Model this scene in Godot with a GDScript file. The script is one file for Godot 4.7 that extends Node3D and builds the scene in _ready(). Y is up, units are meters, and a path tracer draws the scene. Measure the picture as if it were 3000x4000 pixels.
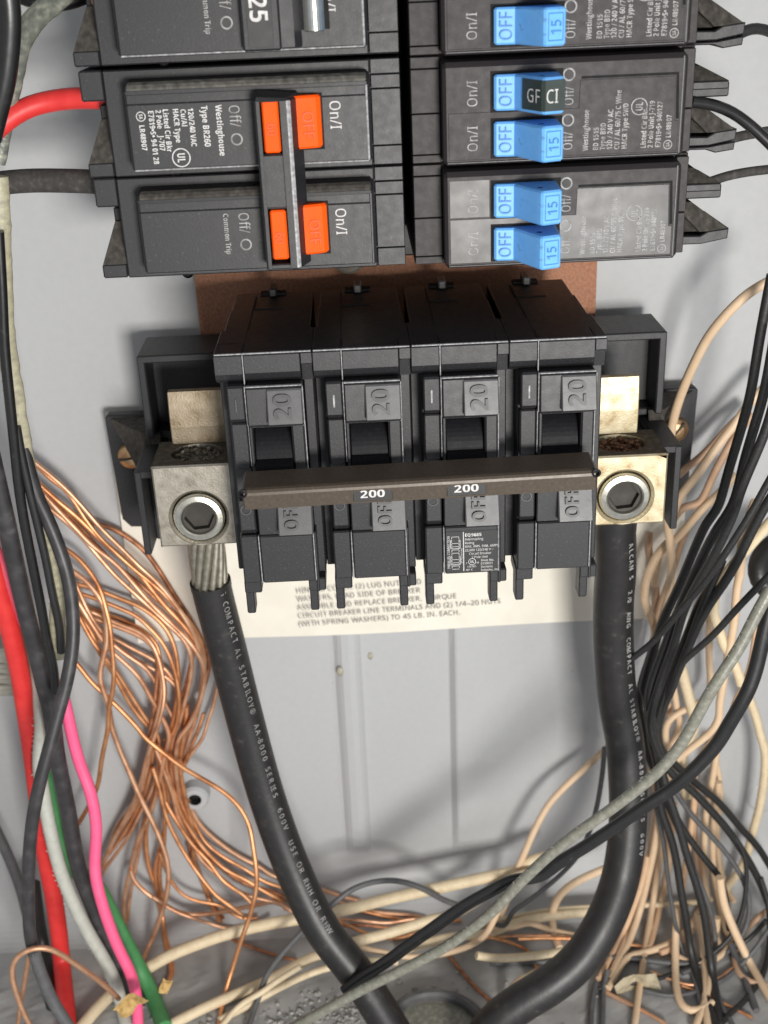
extends Node3D
# An open electrical panel seen from close by. All lengths below are in millimetres; they become metres when a mesh is committed.
const MM := 0.001
var font_sans: SystemFont
var used := {}
var M := {}

class MB:
	var v := PackedVector3Array()
	var n := PackedVector3Array()
	var x := Transform3D.IDENTITY
	func tri(a: Vector3, b: Vector3, c: Vector3) -> void:
		a = x * a
		b = x * b
		c = x * c
		var k := (b - a).cross(c - a)
		if k.length() < 1e-7:
			return
		k = k.normalized()
		v.append_array([a, c, b])
		n.append_array([k, k, k])
	func quad(a: Vector3, b: Vector3, c: Vector3, d: Vector3) -> void:
		tri(a, b, c)
		tri(a, c, d)
	func smooth(a: Vector3, b: Vector3, c: Vector3, na: Vector3, nb: Vector3, nc: Vector3) -> void:
		v.append_array([x * a, x * c, x * b])
		n.append_array([(x.basis * na).normalized(), (x.basis * nc).normalized(), (x.basis * nb).normalized()])
	func squad(p: Array, q: Array) -> void:
		smooth(p[0], p[1], p[2], q[0], q[1], q[2])
		smooth(p[0], p[2], p[3], q[0], q[2], q[3])
	# a box with all its edges chamfered by b
	func box(x0: float, x1: float, y0: float, y1: float, z0: float, z1: float, b := 0.3) -> void:
		var c := Vector3(x0 + x1, y0 + y1, z0 + z1) / 2
		var h := Vector3(x1 - x0, y1 - y0, z1 - z0) / 2
		b = minf(b, minf(h.x, minf(h.y, h.z)) * 0.9)
		var i := h - Vector3(b, b, b)
		for s in [-1.0, 1.0]:
			var f := func(p0, p1, p2, p3): (quad(p0, p1, p2, p3) if s > 0 else quad(p3, p2, p1, p0))
			f.call(c + Vector3(s * h.x, -i.y, -i.z), c + Vector3(s * h.x, i.y, -i.z), c + Vector3(s * h.x, i.y, i.z), c + Vector3(s * h.x, -i.y, i.z))
			f.call(c + Vector3(-i.x, s * h.y, i.z), c + Vector3(i.x, s * h.y, i.z), c + Vector3(i.x, s * h.y, -i.z), c + Vector3(-i.x, s * h.y, -i.z))
			f.call(c + Vector3(-i.x, -i.y, s * h.z), c + Vector3(i.x, -i.y, s * h.z), c + Vector3(i.x, i.y, s * h.z), c + Vector3(-i.x, i.y, s * h.z))
			for t in [-1.0, 1.0]:
				var g := func(p0, p1, p2, p3): (quad(p0, p1, p2, p3) if s * t > 0 else quad(p3, p2, p1, p0))
				g.call(c + Vector3(s * h.x, t * i.y, -i.z), c + Vector3(s * i.x, t * h.y, -i.z), c + Vector3(s * i.x, t * h.y, i.z), c + Vector3(s * h.x, t * i.y, i.z))
				g.call(c + Vector3(-i.x, s * h.y, t * i.z), c + Vector3(-i.x, s * i.y, t * h.z), c + Vector3(i.x, s * i.y, t * h.z), c + Vector3(i.x, s * h.y, t * i.z))
				g.call(c + Vector3(t * i.x, -i.y, s * h.z), c + Vector3(t * h.x, -i.y, s * i.z), c + Vector3(t * h.x, i.y, s * i.z), c + Vector3(t * i.x, i.y, s * h.z))
				for u in [-1.0, 1.0]:
					var p := c + Vector3(s * h.x, t * i.y, u * i.z)
					var q := c + Vector3(s * i.x, t * h.y, u * i.z)
					var r := c + Vector3(s * i.x, t * i.y, u * h.z)
					if s * t * u > 0:
						tri(p, q, r)
					else:
						tri(p, r, q)
	static func inset(poly: PackedVector2Array, b: float) -> PackedVector2Array:
		var o := PackedVector2Array()
		var k := poly.size()
		for i in k:
			var e := (poly[i] - poly[(i + k - 1) % k]).normalized()
			var f := (poly[(i + 1) % k] - poly[i]).normalized()
			var m := Vector2(-e.y, e.x) + Vector2(-f.y, f.x)
			m = m / maxf(m.length_squared() / 2.0, 0.25)
			o.append(poly[i] + m * b)
		return o
	# a flat shape pulled along z, chamfered at both ends
	func prism(pts: Array, z0: float, z1: float, b := 0.25, b0 := -1.0) -> void:
		var poly := PackedVector2Array(pts)
		var area := 0.0
		for i in poly.size():
			area += poly[i].cross(poly[(i + 1) % poly.size()])
		if area < 0:
			poly.reverse()
		if b0 < 0:
			b0 = b
		var top := inset(poly, b)
		var low := inset(poly, b0)
		var k := poly.size()
		for i in k:
			var j := (i + 1) % k
			var p := poly[i]
			var q := poly[j]
			quad(Vector3(p.x, p.y, z0 + b0), Vector3(q.x, q.y, z0 + b0), Vector3(q.x, q.y, z1 - b), Vector3(p.x, p.y, z1 - b))
			if b > 0:
				quad(Vector3(p.x, p.y, z1 - b), Vector3(q.x, q.y, z1 - b), Vector3(top[j].x, top[j].y, z1), Vector3(top[i].x, top[i].y, z1))
			if b0 > 0:
				quad(Vector3(low[i].x, low[i].y, z0), Vector3(low[j].x, low[j].y, z0), Vector3(q.x, q.y, z0 + b0), Vector3(p.x, p.y, z0 + b0))
		for pair in [[top, z1, true], [low, z0, false]]:
			var t: PackedVector2Array = pair[0]
			var id := Geometry2D.triangulate_polygon(t)
			for i in range(0, id.size(), 3):
				var a := t[id[i]]
				var d := t[id[i + 1]]
				var e := t[id[i + 2]]
				if (d - a).cross(e - a) < 0:
					var w := d
					d = e
					e = w
				if pair[2]:
					tri(Vector3(a.x, a.y, pair[1]), Vector3(d.x, d.y, pair[1]), Vector3(e.x, e.y, pair[1]))
				else:
					tri(Vector3(a.x, a.y, pair[1]), Vector3(e.x, e.y, pair[1]), Vector3(d.x, d.y, pair[1]))
	# profile points are (y, z), pulled along x
	func along_x(pts: Array, x0: float, x1: float, b := 0.25) -> void:
		var keep := x
		x = x * Transform3D(Basis(Vector3(0, 1, 0), Vector3(0, 0, 1), Vector3(1, 0, 0)), Vector3.ZERO)
		prism(pts, x0, x1, b)
		x = keep
	# profile points are (z, x), pulled along y
	func along_y(pts: Array, y0: float, y1: float, b := 0.25) -> void:
		var keep := x
		x = x * Transform3D(Basis(Vector3(0, 0, 1), Vector3(1, 0, 0), Vector3(0, 1, 0)), Vector3.ZERO)
		prism(pts, y0, y1, b)
		x = keep
	# a solid between a lower and an upper ring of four corners (counter-clockwise from above)
	func hexa(p: Array) -> void:
		quad(p[3], p[2], p[1], p[0])
		quad(p[4], p[5], p[6], p[7])
		for i in 4:
			var j := (i + 1) % 4
			quad(p[i], p[j], p[4 + j], p[4 + i])
	# a shape turned round the z axis; profile points are (radius, z)
	func lathe(pts: Array, c: Vector3, seg := 40, from := 0.0, to := TAU) -> void:
		for i in seg:
			var a := lerpf(from, to, float(i) / seg)
			var b := lerpf(from, to, float(i + 1) / seg)
			for k in pts.size() - 1:
				var p: Vector2 = pts[k]
				var q: Vector2 = pts[k + 1]
				var d := (q - p).normalized()
				var nr := Vector2(d.y, -d.x)
				var na := Vector3(cos(a) * nr.x, sin(a) * nr.x, nr.y)
				var nb := Vector3(cos(b) * nr.x, sin(b) * nr.x, nr.y)
				squad([c + Vector3(cos(a) * p.x, sin(a) * p.x, p.y), c + Vector3(cos(b) * p.x, sin(b) * p.x, p.y), c + Vector3(cos(b) * q.x, sin(b) * q.x, q.y), c + Vector3(cos(a) * q.x, sin(a) * q.x, q.y)], [na, nb, nb, na])
	# a round bar through path points; r is one radius or a callable of the fraction along it
	func tube(path: PackedVector3Array, r: Variant, seg := 12, flat := 1.0, caps := true) -> void:
		var k := path.size()
		var up := Vector3(0.31, 0.2, 0.93)
		var ring := []
		var nor := []
		for i in k:
			var t := (path[mini(i + 1, k - 1)] - path[maxi(i - 1, 0)]).normalized()
			var s := t.cross(up).normalized()
			up = s.cross(t).normalized()
			var rr: float = r.call(float(i) / (k - 1)) if r is Callable else r
			var ps := []
			var ns := []
			for j in seg:
				var a := TAU * j / seg
				var d := s * cos(a) + up * sin(a) * flat
				ps.append(path[i] + d * rr)
				ns.append((s * cos(a) * flat + up * sin(a)).normalized())
			ring.append(ps)
			nor.append(ns)
		for i in k - 1:
			for j in seg:
				var l := (j + 1) % seg
				squad([ring[i][l], ring[i][j], ring[i + 1][j], ring[i + 1][l]], [nor[i][l], nor[i][j], nor[i + 1][j], nor[i + 1][l]])
		if caps:
			for j in seg:
				var l := (j + 1) % seg
				tri(path[0], ring[0][j], ring[0][l])
				tri(path[k - 1], ring[k - 1][l], ring[k - 1][j])
	# triangles of another mesh under a transform
	func take(m: Mesh, t: Transform3D) -> void:
		for s in m.get_surface_count():
			var arr := m.surface_get_arrays(s)
			var pts: PackedVector3Array = arr[Mesh.ARRAY_VERTEX]
			var idx = arr[Mesh.ARRAY_INDEX]
			var cnt: int = idx.size() if idx != null and idx.size() else pts.size()
			for i in range(0, cnt, 3):
				var a: int = idx[i] if cnt != pts.size() or idx != null and idx.size() else i
				var b: int = idx[i + 1] if cnt != pts.size() or idx != null and idx.size() else i + 1
				var c: int = idx[i + 2] if cnt != pts.size() or idx != null and idx.size() else i + 2
				tri(t * pts[a], t * pts[c], t * pts[b])
	func mesh(o: Vector3) -> ArrayMesh:
		var w := PackedVector3Array()
		w.resize(v.size())
		for i in v.size():
			w[i] = (v[i] - o) * 0.001
		var arr := []
		arr.resize(Mesh.ARRAY_MAX)
		arr[Mesh.ARRAY_VERTEX] = w
		arr[Mesh.ARRAY_NORMAL] = n
		var m := ArrayMesh.new()
		m.add_surface_from_arrays(Mesh.PRIMITIVE_TRIANGLES, arr)
		return m

# ---------------------------------------------------------------- naming and committing
func numbered(s: String) -> String:
	used[s] = used.get(s, -1) + 1
	return s if used[s] == 0 else "%s_%03d" % [s, used[s]]

func tag(o: Node3D, label: String, category: String, group := "") -> void:
	o.set_meta("label", label)
	o.set_meta("category", category)
	if group:
		o.set_meta("group", group)

func thing(called: String, label: String, category: String, at: Vector3, group := "") -> Node3D:
	var o := Node3D.new()
	o.name = numbered(called)
	o.position = at * MM
	add_child(o)
	tag(o, label, category, group)
	return o

func origin_of(o: Node) -> Vector3:
	return Vector3.ZERO if o == self else (o as Node3D).position / MM + origin_of(o.get_parent())

# commits what mb holds (in scene millimetres) as one named mesh under parent
func part(called: String, mb: MB, m: Material, parent: Node, at := Vector3.ZERO) -> MeshInstance3D:
	var o := MeshInstance3D.new()
	o.name = numbered(called) if parent == self else called
	parent.add_child(o, true)
	o.position = at * MM
	o.mesh = mb.mesh(origin_of(parent) + at)
	o.material_override = m
	return o

func struct(called: String, mb: MB, m: Material) -> MeshInstance3D:
	var o := part(called, mb, m, self)
	o.set_meta("kind", "structure")
	return o

# ---------------------------------------------------------------- lettering
# s is written from the middle of its left edge (or centred); em-height h is the height of a capital
func write(mb: MB, s: String, at: Vector3, right: Vector3, up: Vector3, h: float, squeeze := 1.0, deep := 0.0, centred := false, bold := false) -> void:
	var tm := TextMesh.new()
	tm.font = M.font_bold if bold or h < 2.35 and h > 0.76 and h != 1.95 and deep == 0.0 else font_sans
	tm.text = s
	tm.font_size = 24
	tm.pixel_size = 1.0 / 24
	tm.depth = deep / (h / 0.714) if deep > 0 else 0.0
	tm.curve_step = 1.5 if h > 3 else 3.0
	tm.horizontal_alignment = HORIZONTAL_ALIGNMENT_CENTER if centred else HORIZONTAL_ALIGNMENT_LEFT
	var e := h / 0.714
	right = right.normalized()
	up = up.normalized()
	mb.take(tm, Transform3D(Basis(right * e * squeeze, up * e, right.cross(up) * e), at + right.cross(up) * deep * 0.5))

func ring(mb: MB, c: Vector3, r: float, w: float, right: Vector3, up: Vector3) -> void:
	var keep := mb.x
	mb.x = Transform3D(Basis(right, up, right.cross(up)), c)
	for i in 28:
		var a := TAU * i / 28
		var b := TAU * (i + 1) / 28
		mb.quad(Vector3(cos(a) * (r - w), sin(a) * (r - w), 0), Vector3(cos(a) * r, sin(a) * r, 0), Vector3(cos(b) * r, sin(b) * r, 0), Vector3(cos(b) * (r - w), sin(b) * (r - w), 0))
	mb.x = keep

func stroke(mb: MB, a: Vector3, b: Vector3, w: float, normal := Vector3(0, 0, 1)) -> void:
	var s := (b - a).cross(normal).normalized() * w / 2
	mb.quad(a + s, b + s, b - s, a - s)

# ---------------------------------------------------------------- materials
func noise_tex(ramp: Array, freq: float, noise_seed: int, octaves := 4, size := 256, kind := FastNoiseLite.TYPE_SIMPLEX_SMOOTH) -> NoiseTexture2D:
	var f := FastNoiseLite.new()
	f.noise_type = kind
	f.seed = noise_seed
	f.frequency = freq
	f.fractal_octaves = octaves
	var t := NoiseTexture2D.new()
	t.noise = f
	t.seamless = true
	t.width = size
	t.height = size
	var g := Gradient.new()
	var offs := PackedFloat32Array()
	var cols := PackedColorArray()
	for r in ramp:
		offs.append(r[0])
		cols.append(r[1])
	g.offsets = offs
	g.colors = cols
	t.color_ramp = g
	return t

func lin(r: float, g := -1.0, b := -1.0) -> Color:
	return Color(r, g if g >= 0 else r, b if b >= 0 else r).linear_to_srgb()

var bump_fine: NoiseTexture2D
var bump_soft: NoiseTexture2D
var rough_tex: NoiseTexture2D

func mat(called: String, ramp: Array, rough: float, opts := {}) -> StandardMaterial3D:
	var m := StandardMaterial3D.new()
	m.resource_name = called
	if ramp.size() == 1:
		m.albedo_color = ramp[0]
	else:
		m.albedo_texture = noise_tex(ramp, opts.get("freq", 0.03), opts.get("seed", 7), opts.get("oct", 5))
	m.roughness = rough
	if opts.get("rtex", true):
		m.roughness_texture = rough_tex
		m.roughness = minf(1.0, rough * 1.25)
	m.metallic = opts.get("metal", 0.0)
	m.metallic_specular = opts.get("spec", 0.5)
	m.uv1_triplanar = true
	var s: float = opts.get("scale", 30.0)
	m.uv1_scale = Vector3(s, s, s)
	if opts.has("bump"):
		m.heightmap_enabled = true
		m.heightmap_texture = bump_soft if opts.get("soft", false) else bump_fine
		m.heightmap_scale = opts.bump
	return m

func make_materials() -> void:
	font_sans = SystemFont.new()
	font_sans.font_names = ["Droid Sans"]
	var fb := SystemFont.new()
	fb.font_names = ["Droid Sans"]
	fb.font_weight = 700
	M.font_bold = fb
	rough_tex = noise_tex([[0.0, Color(0.84, 0.84, 0.84)], [1.0, Color(1, 1, 1)]], 0.03, 3, 6)
	bump_fine = noise_tex([[0.0, Color.BLACK], [1.0, Color.WHITE]], 0.12, 11, 3)
	bump_soft = noise_tex([[0.0, Color.BLACK], [1.0, Color.WHITE]], 0.02, 12, 4)
	var dust := [[0.0, lin(0.011, 0.011, 0.013)], [0.6, lin(0.014, 0.014, 0.016)], [0.8, lin(0.018, 0.018, 0.02)], [0.86, lin(0.06, 0.057, 0.053)], [1.0, lin(0.17, 0.16, 0.145)]]
	M.black = mat("black moulded plastic", dust, 0.42, {"freq": 0.11, "seed": 21, "oct": 5, "bump": 0.0012, "scale": 42.0})
	M.breaker = mat("black breaker plastic", [[0.0, lin(0.012, 0.012, 0.014)], [0.8, lin(0.016, 0.016, 0.018)], [0.88, lin(0.05, 0.047, 0.043)], [1.0, lin(0.12, 0.11, 0.1)]], 0.42, {"freq": 0.1, "seed": 5, "oct": 5, "bump": 0.001, "scale": 38.0})
	M.breaker_brown = mat("brown black breaker plastic", [[0.0, lin(0.02, 0.0165, 0.0175)], [0.82, lin(0.024, 0.02, 0.021)], [0.9, lin(0.05, 0.045, 0.04)], [1.0, lin(0.1, 0.09, 0.08)]], 0.46, {"spec": 0.4, "freq": 0.1, "seed": 6, "oct": 5, "bump": 0.001, "scale": 38.0})
	M.greasy = mat("greasy plastic with painted grey reflection", [[0.0, lin(0.018, 0.016, 0.016)], [0.42, lin(0.026, 0.023, 0.023)], [0.65, lin(0.045, 0.042, 0.042)], [1.0, lin(0.062, 0.059, 0.059)]], 0.36, {"freq": 0.008, "seed": 16, "oct": 5, "scale": 22.0})  # grey patches put a bright reflection into the colour
	M.dusty = mat("dusty black plastic", [[0.0, lin(0.025, 0.023, 0.02)], [0.4, lin(0.05, 0.044, 0.038)], [0.75, lin(0.085, 0.075, 0.064)], [1.0, lin(0.16, 0.145, 0.125)]], 0.85, {"freq": 0.06, "seed": 8, "oct": 6, "bump": 0.006})
	M.inner = mat("recessed black plastic", [lin(0.01)], 0.5)
	M.gloss = mat("glossy black toggle", [[0.0, lin(0.008, 0.008, 0.01)], [0.8, lin(0.012, 0.012, 0.014)], [1.0, lin(0.05)]], 0.42, {"spec": 0.22, "freq": 0.08, "bump": 0.002})
	M.pad = mat("worn grey black plastic with painted pad light", [[0.0, lin(0.05, 0.05, 0.053)], [1.0, lin(0.075, 0.075, 0.078)]], 0.36, {"freq": 0.04, "bump": 0.0008})  # lighter than the housing: light on the tilted pads is painted in
	M.dust_gloss = mat("pale dust and painted gloss on plastic", [[0.0, lin(0.03, 0.029, 0.027)], [0.4, lin(0.09, 0.085, 0.075)], [1.0, lin(0.2, 0.19, 0.165)]], 0.6, {"freq": 0.05, "oct": 6})  # dust colour lightened further for the gloss of the rim
	M.pad_dark = mat("moulded figures", [[0.0, lin(0.03, 0.03, 0.032)], [1.0, lin(0.055, 0.055, 0.058)]], 0.4, {"freq": 0.04})
	M.edge = mat("worn pale edge with painted highlight", [[0.0, lin(0.14, 0.14, 0.143)], [0.5, lin(0.3, 0.3, 0.305)], [1.0, lin(0.5)]], 0.5, {"freq": 0.06, "scale": 45.0})  # pale tone carries highlights of rounded edges as well as wear
	M.paint = mat("grey enamel", [[0.0, lin(0.42, 0.427, 0.435)], [0.86, lin(0.44, 0.447, 0.453)], [0.92, lin(0.42, 0.42, 0.415)], [1.0, lin(0.36, 0.355, 0.34)]], 0.46, {"spec": 0.4, "freq": 0.09, "seed": 2, "oct": 4, "scale": 11.0, "bump": 0.0015})
	M.floor = mat("dirty grey enamel with painted shade", [[0.0, lin(0.22, 0.22, 0.218)], [0.4, lin(0.32, 0.32, 0.316)], [0.7, lin(0.36, 0.358, 0.352)], [1.0, lin(0.42, 0.415, 0.4)]], 0.6, {"freq": 0.012, "seed": 9, "oct": 6, "scale": 9.0, "bump": 0.004})  # darker than the wall enamel: dirt plus painted floor shade
	M.lint = mat("grey dust and lint", [[0.0, lin(0.06, 0.06, 0.06)], [0.35, lin(0.28, 0.27, 0.255)], [1.0, lin(0.45, 0.43, 0.4)]], 1.0, {"freq": 0.05, "seed": 19, "oct": 6, "bump": 0.04})
	M.card = mat("cream card", [[0.0, lin(0.72, 0.68, 0.59)], [1.0, lin(0.79, 0.75, 0.66)]], 0.6, {"freq": 0.02, "scale": 12.0})
	M.ink = mat("faded grey ink", [[0.0, lin(0.16, 0.15, 0.14)], [1.0, lin(0.26, 0.25, 0.23)]], 0.7, {"scale": 60.0})
	M.fibre = mat("brown fibre board", [[0.0, lin(0.26, 0.12, 0.07)], [0.5, lin(0.34, 0.165, 0.1)], [1.0, lin(0.42, 0.21, 0.13)]], 0.8, {"freq": 0.1, "seed": 4, "bump": 0.004})
	M.white_print = mat("white print", [[0.0, lin(0.42, 0.41, 0.4)], [1.0, lin(0.68, 0.67, 0.66)]], 0.6, {"freq": 0.05, "scale": 50.0})
	M.grey_print = mat("worn grey print", [[0.0, lin(0.12, 0.115, 0.11)], [0.5, lin(0.3, 0.29, 0.285)], [1.0, lin(0.46, 0.45, 0.44)]], 0.6, {"freq": 0.04, "scale": 40.0})
	M.faint_print = mat("faded print", [[0.0, lin(0.12)], [0.4, lin(0.26)], [1.0, lin(0.4)]], 0.6, {"freq": 0.05, "scale": 30.0})
	M.orange = mat("orange plastic", [lin(0.88, 0.09, 0.004)], 0.45, {"bump": 0.0008, "spec": 0.25})
	M.blue = mat("blue plastic", [[0.0, lin(0.12, 0.37, 0.78)], [0.75, lin(0.15, 0.42, 0.84)], [0.9, lin(0.12, 0.32, 0.62)], [1.0, lin(0.08, 0.2, 0.38)]], 0.4, {"freq": 0.04, "bump": 0.0008})
	M.blue_groove_shade = mat("blue plastic with painted groove shade", [lin(0.05, 0.19, 0.48)], 0.5)  # darker blue stands for the shade inside the moulded letters
	M.orange_groove_shade = mat("orange plastic with painted groove shade", [lin(0.68, 0.075, 0.008)], 0.5)  # darker orange puts letter shade into the colour
	M.steel = mat("plated steel", [[0.0, lin(0.42, 0.41, 0.36)], [0.5, lin(0.55, 0.54, 0.48)], [1.0, lin(0.66, 0.64, 0.56)]], 0.34, {"metal": 1.0, "freq": 0.05, "bump": 0.002})
	M.lug_dull = mat("dull grey brown lug metal", [[0.0, lin(0.24, 0.21, 0.165)], [0.35, lin(0.36, 0.33, 0.275)], [1.0, lin(0.46, 0.43, 0.37)]], 0.36, {"metal": 0.85, "freq": 0.02, "seed": 13, "oct": 6, "bump": 0.003, "scale": 40.0})  # duller and greyer than the right lug metal
	M.lug_gold = mat("brassy lug metal", [[0.0, lin(0.3, 0.21, 0.11)], [0.3, lin(0.46, 0.385, 0.25)], [0.7, lin(0.54, 0.475, 0.33)], [1.0, lin(0.6, 0.55, 0.42)]], 0.44, {"metal": 0.7, "freq": 0.018, "seed": 14, "oct": 6, "bump": 0.003, "scale": 40.0})
	M.tang_dull = mat("stained tang metal", [[0.0, lin(0.16, 0.12, 0.075)], [0.3, lin(0.26, 0.21, 0.145)], [0.65, lin(0.31, 0.255, 0.185)], [1.0, lin(0.36, 0.31, 0.235)]], 0.45, {"metal": 0.8, "freq": 0.014, "seed": 15, "oct": 6, "bump": 0.004, "scale": 38.0})
	M.socket = mat("socket with painted recess shade", [lin(0.03, 0.026, 0.02)], 0.55, {"metal": 0.0})  # near black stands for shade inside sockets and screw slots
	M.brass = mat("brass screw", [[0.0, lin(0.5, 0.3, 0.16)], [1.0, lin(0.75, 0.52, 0.28)]], 0.3, {"metal": 1.0, "freq": 0.04})
	M.strand = mat("aluminium strand", [[0.0, lin(0.32, 0.29, 0.22)], [1.0, lin(0.6, 0.58, 0.5)]], 0.4, {"metal": 1.0, "freq": 0.05})
	M.strand_dull = mat("dull strand ends", [[0.0, lin(0.05, 0.045, 0.035)], [0.6, lin(0.2, 0.18, 0.14)], [1.0, lin(0.5, 0.46, 0.38)]], 0.6, {"metal": 0.4, "freq": 0.08})
	M.tarnish = mat("tarnished dusty metal", [[0.0, lin(0.05, 0.038, 0.025)], [0.6, lin(0.085, 0.068, 0.048)], [1.0, lin(0.14, 0.115, 0.08)]], 0.75, {"metal": 0.2, "freq": 0.05, "bump": 0.004})
	M.rust = mat("oxidised strand ends", [[0.0, lin(0.03, 0.012, 0.007)], [0.5, lin(0.13, 0.05, 0.022)], [1.0, lin(0.4, 0.32, 0.24)]], 0.7, {"metal": 0.2, "freq": 0.06, "bump": 0.006})
	M.bronze = mat("bronze painted steel", [[0.0, lin(0.06, 0.046, 0.034)], [0.6, lin(0.075, 0.058, 0.043)], [0.88, lin(0.09, 0.072, 0.055)], [1.0, lin(0.2, 0.17, 0.14)]], 0.36, {"metal": 0.2, "freq": 0.1, "bump": 0.0008})
	M.cable = mat("black cable jacket", [[0.0, lin(0.012, 0.0115, 0.0115)], [0.65, lin(0.016, 0.015, 0.015)], [0.82, lin(0.027, 0.025, 0.023)], [1.0, lin(0.075, 0.066, 0.057)]], 0.38, {"freq": 0.03, "seed": 31, "oct": 7, "bump": 0.003, "scale": 24.0})
	M.copper = mat("bare copper", [[0.0, lin(0.3, 0.11, 0.045)], [0.35, lin(0.66, 0.3, 0.135)], [0.7, lin(0.84, 0.44, 0.22)], [1.0, lin(0.9, 0.58, 0.36)]], 0.4, {"metal": 0.8, "freq": 0.02, "seed": 17, "scale": 20.0, "bump": 0.002})
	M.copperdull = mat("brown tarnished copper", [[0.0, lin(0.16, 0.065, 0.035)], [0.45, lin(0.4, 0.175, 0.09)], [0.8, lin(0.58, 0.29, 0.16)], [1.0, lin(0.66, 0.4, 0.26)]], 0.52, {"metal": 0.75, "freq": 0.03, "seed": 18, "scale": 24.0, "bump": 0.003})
	M.copperlight = mat("pinkish copper", [[0.0, lin(0.42, 0.19, 0.1)], [0.5, lin(0.8, 0.46, 0.28)], [1.0, lin(0.92, 0.63, 0.44)]], 0.42, {"metal": 0.8, "freq": 0.02, "seed": 20, "scale": 20.0, "bump": 0.002})
	M.copperpale = mat("pale copper", [[0.0, lin(0.5, 0.26, 0.15)], [1.0, lin(0.72, 0.45, 0.29)]], 0.45, {"metal": 0.75, "freq": 0.03})
	M.red = mat("red insulation", [[0.0, lin(0.6, 0.022, 0.022)], [1.0, lin(0.72, 0.045, 0.04)]], 0.42, {"freq": 0.02, "bump": 0.003, "soft": true})
	M.pink = mat("pink insulation", [[0.0, lin(0.84, 0.09, 0.23)], [1.0, lin(0.88, 0.13, 0.27)]], 0.42, {"freq": 0.02, "bump": 0.003, "soft": true})
	M.pinkdark = mat("dusty pink insulation", [[0.0, lin(0.55, 0.06, 0.11)], [1.0, lin(0.64, 0.1, 0.15)]], 0.5, {"freq": 0.02})
	M.green = mat("green insulation", [[0.0, lin(0.04, 0.2, 0.06)], [1.0, lin(0.09, 0.29, 0.11)]], 0.5, {"freq": 0.02})
	M.greywhite = mat("pale grey insulation", [[0.0, lin(0.38, 0.385, 0.34)], [1.0, lin(0.5, 0.505, 0.45)]], 0.55, {"freq": 0.03, "bump": 0.006, "soft": true})
	M.sheath = mat("yellowed sheath", [[0.0, lin(0.2, 0.19, 0.13)], [0.4, lin(0.33, 0.31, 0.22)], [1.0, lin(0.5, 0.46, 0.3)]], 0.4, {"freq": 0.04, "seed": 41, "bump": 0.01})
	M.sheathgreen = mat("grey green sheath", [[0.0, lin(0.05, 0.055, 0.045)], [0.5, lin(0.12, 0.13, 0.11)], [0.8, lin(0.25, 0.25, 0.2)], [1.0, lin(0.42, 0.4, 0.3)]], 0.35, {"freq": 0.04, "seed": 42, "bump": 0.012})
	M.graphite = mat("black insulation with painted sheen", [[0.0, lin(0.018, 0.017, 0.018)], [0.5, lin(0.03, 0.028, 0.03)], [0.8, lin(0.05, 0.047, 0.049)], [1.0, lin(0.1, 0.095, 0.095)]], 0.38, {"freq": 0.015, "seed": 35, "oct": 6, "bump": 0.003, "soft": true})  # raised grey tone carries the sheen of the glossy wires
	M.black_wire = mat("black wire", [[0.0, lin(0.012)], [1.0, lin(0.02)]], 0.36, {"freq": 0.03, "bump": 0.003})
	M.blackgloss = mat("glossy black wire", [[0.0, lin(0.009)], [0.8, lin(0.014)], [1.0, lin(0.05)]], 0.26, {"freq": 0.03, "bump": 0.003, "soft": true})
	M.blacksat = mat("satin black wire", [[0.0, lin(0.012)], [0.6, lin(0.02)], [0.85, lin(0.035)], [1.0, lin(0.1)]], 0.4, {"freq": 0.05, "seed": 33, "oct": 6, "bump": 0.005, "scale": 60.0})
	M.blackdusty = mat("dusty black wire", [[0.0, lin(0.025, 0.023, 0.021)], [0.6, lin(0.045, 0.041, 0.038)], [1.0, lin(0.11, 0.1, 0.09)]], 0.7, {"freq": 0.06, "bump": 0.004})
	M.greydark = mat("dark grey wire", [[0.0, lin(0.07, 0.07, 0.073)], [1.0, lin(0.12, 0.12, 0.122)]], 0.45, {"freq": 0.03})
	M.greygreen = mat("grey green wire", [[0.0, lin(0.13, 0.13, 0.1)], [0.6, lin(0.2, 0.2, 0.165)], [1.0, lin(0.33, 0.32, 0.27)]], 0.34, {"freq": 0.05, "seed": 34, "bump": 0.008})
	M.beige = mat("beige insulation", [[0.0, lin(0.62, 0.44, 0.28)], [1.0, lin(0.72, 0.54, 0.37)]], 0.45, {"freq": 0.02})
	M.tan = mat("tan insulation", [[0.0, lin(0.42, 0.26, 0.16)], [1.0, lin(0.54, 0.36, 0.24)]], 0.5, {"freq": 0.02})
	M.peach = mat("peach insulation", [[0.0, lin(0.6, 0.38, 0.23)], [1.0, lin(0.7, 0.48, 0.32)]], 0.45, {"freq": 0.02})
	M.cream = mat("cream insulation", [[0.0, lin(0.6, 0.48, 0.31)], [0.7, lin(0.72, 0.6, 0.41)], [1.0, lin(0.5, 0.36, 0.22)]], 0.5, {"freq": 0.02, "seed": 51, "bump": 0.004, "soft": true})
	M.straw = mat("dry yellowed paper", [[0.0, lin(0.2, 0.12, 0.045)], [0.5, lin(0.45, 0.29, 0.1)], [1.0, lin(0.58, 0.42, 0.2)]], 0.8, {"freq": 0.04, "bump": 0.01})
	M.scrap = mat("dirty cream paper", [[0.0, lin(0.2, 0.16, 0.1)], [0.5, lin(0.42, 0.36, 0.25)], [1.0, lin(0.52, 0.46, 0.34)]], 0.8, {"freq": 0.03, "bump": 0.01})
	M.drip = mat("yellowed paint", [lin(0.36, 0.34, 0.27)], 0.35)
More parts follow.
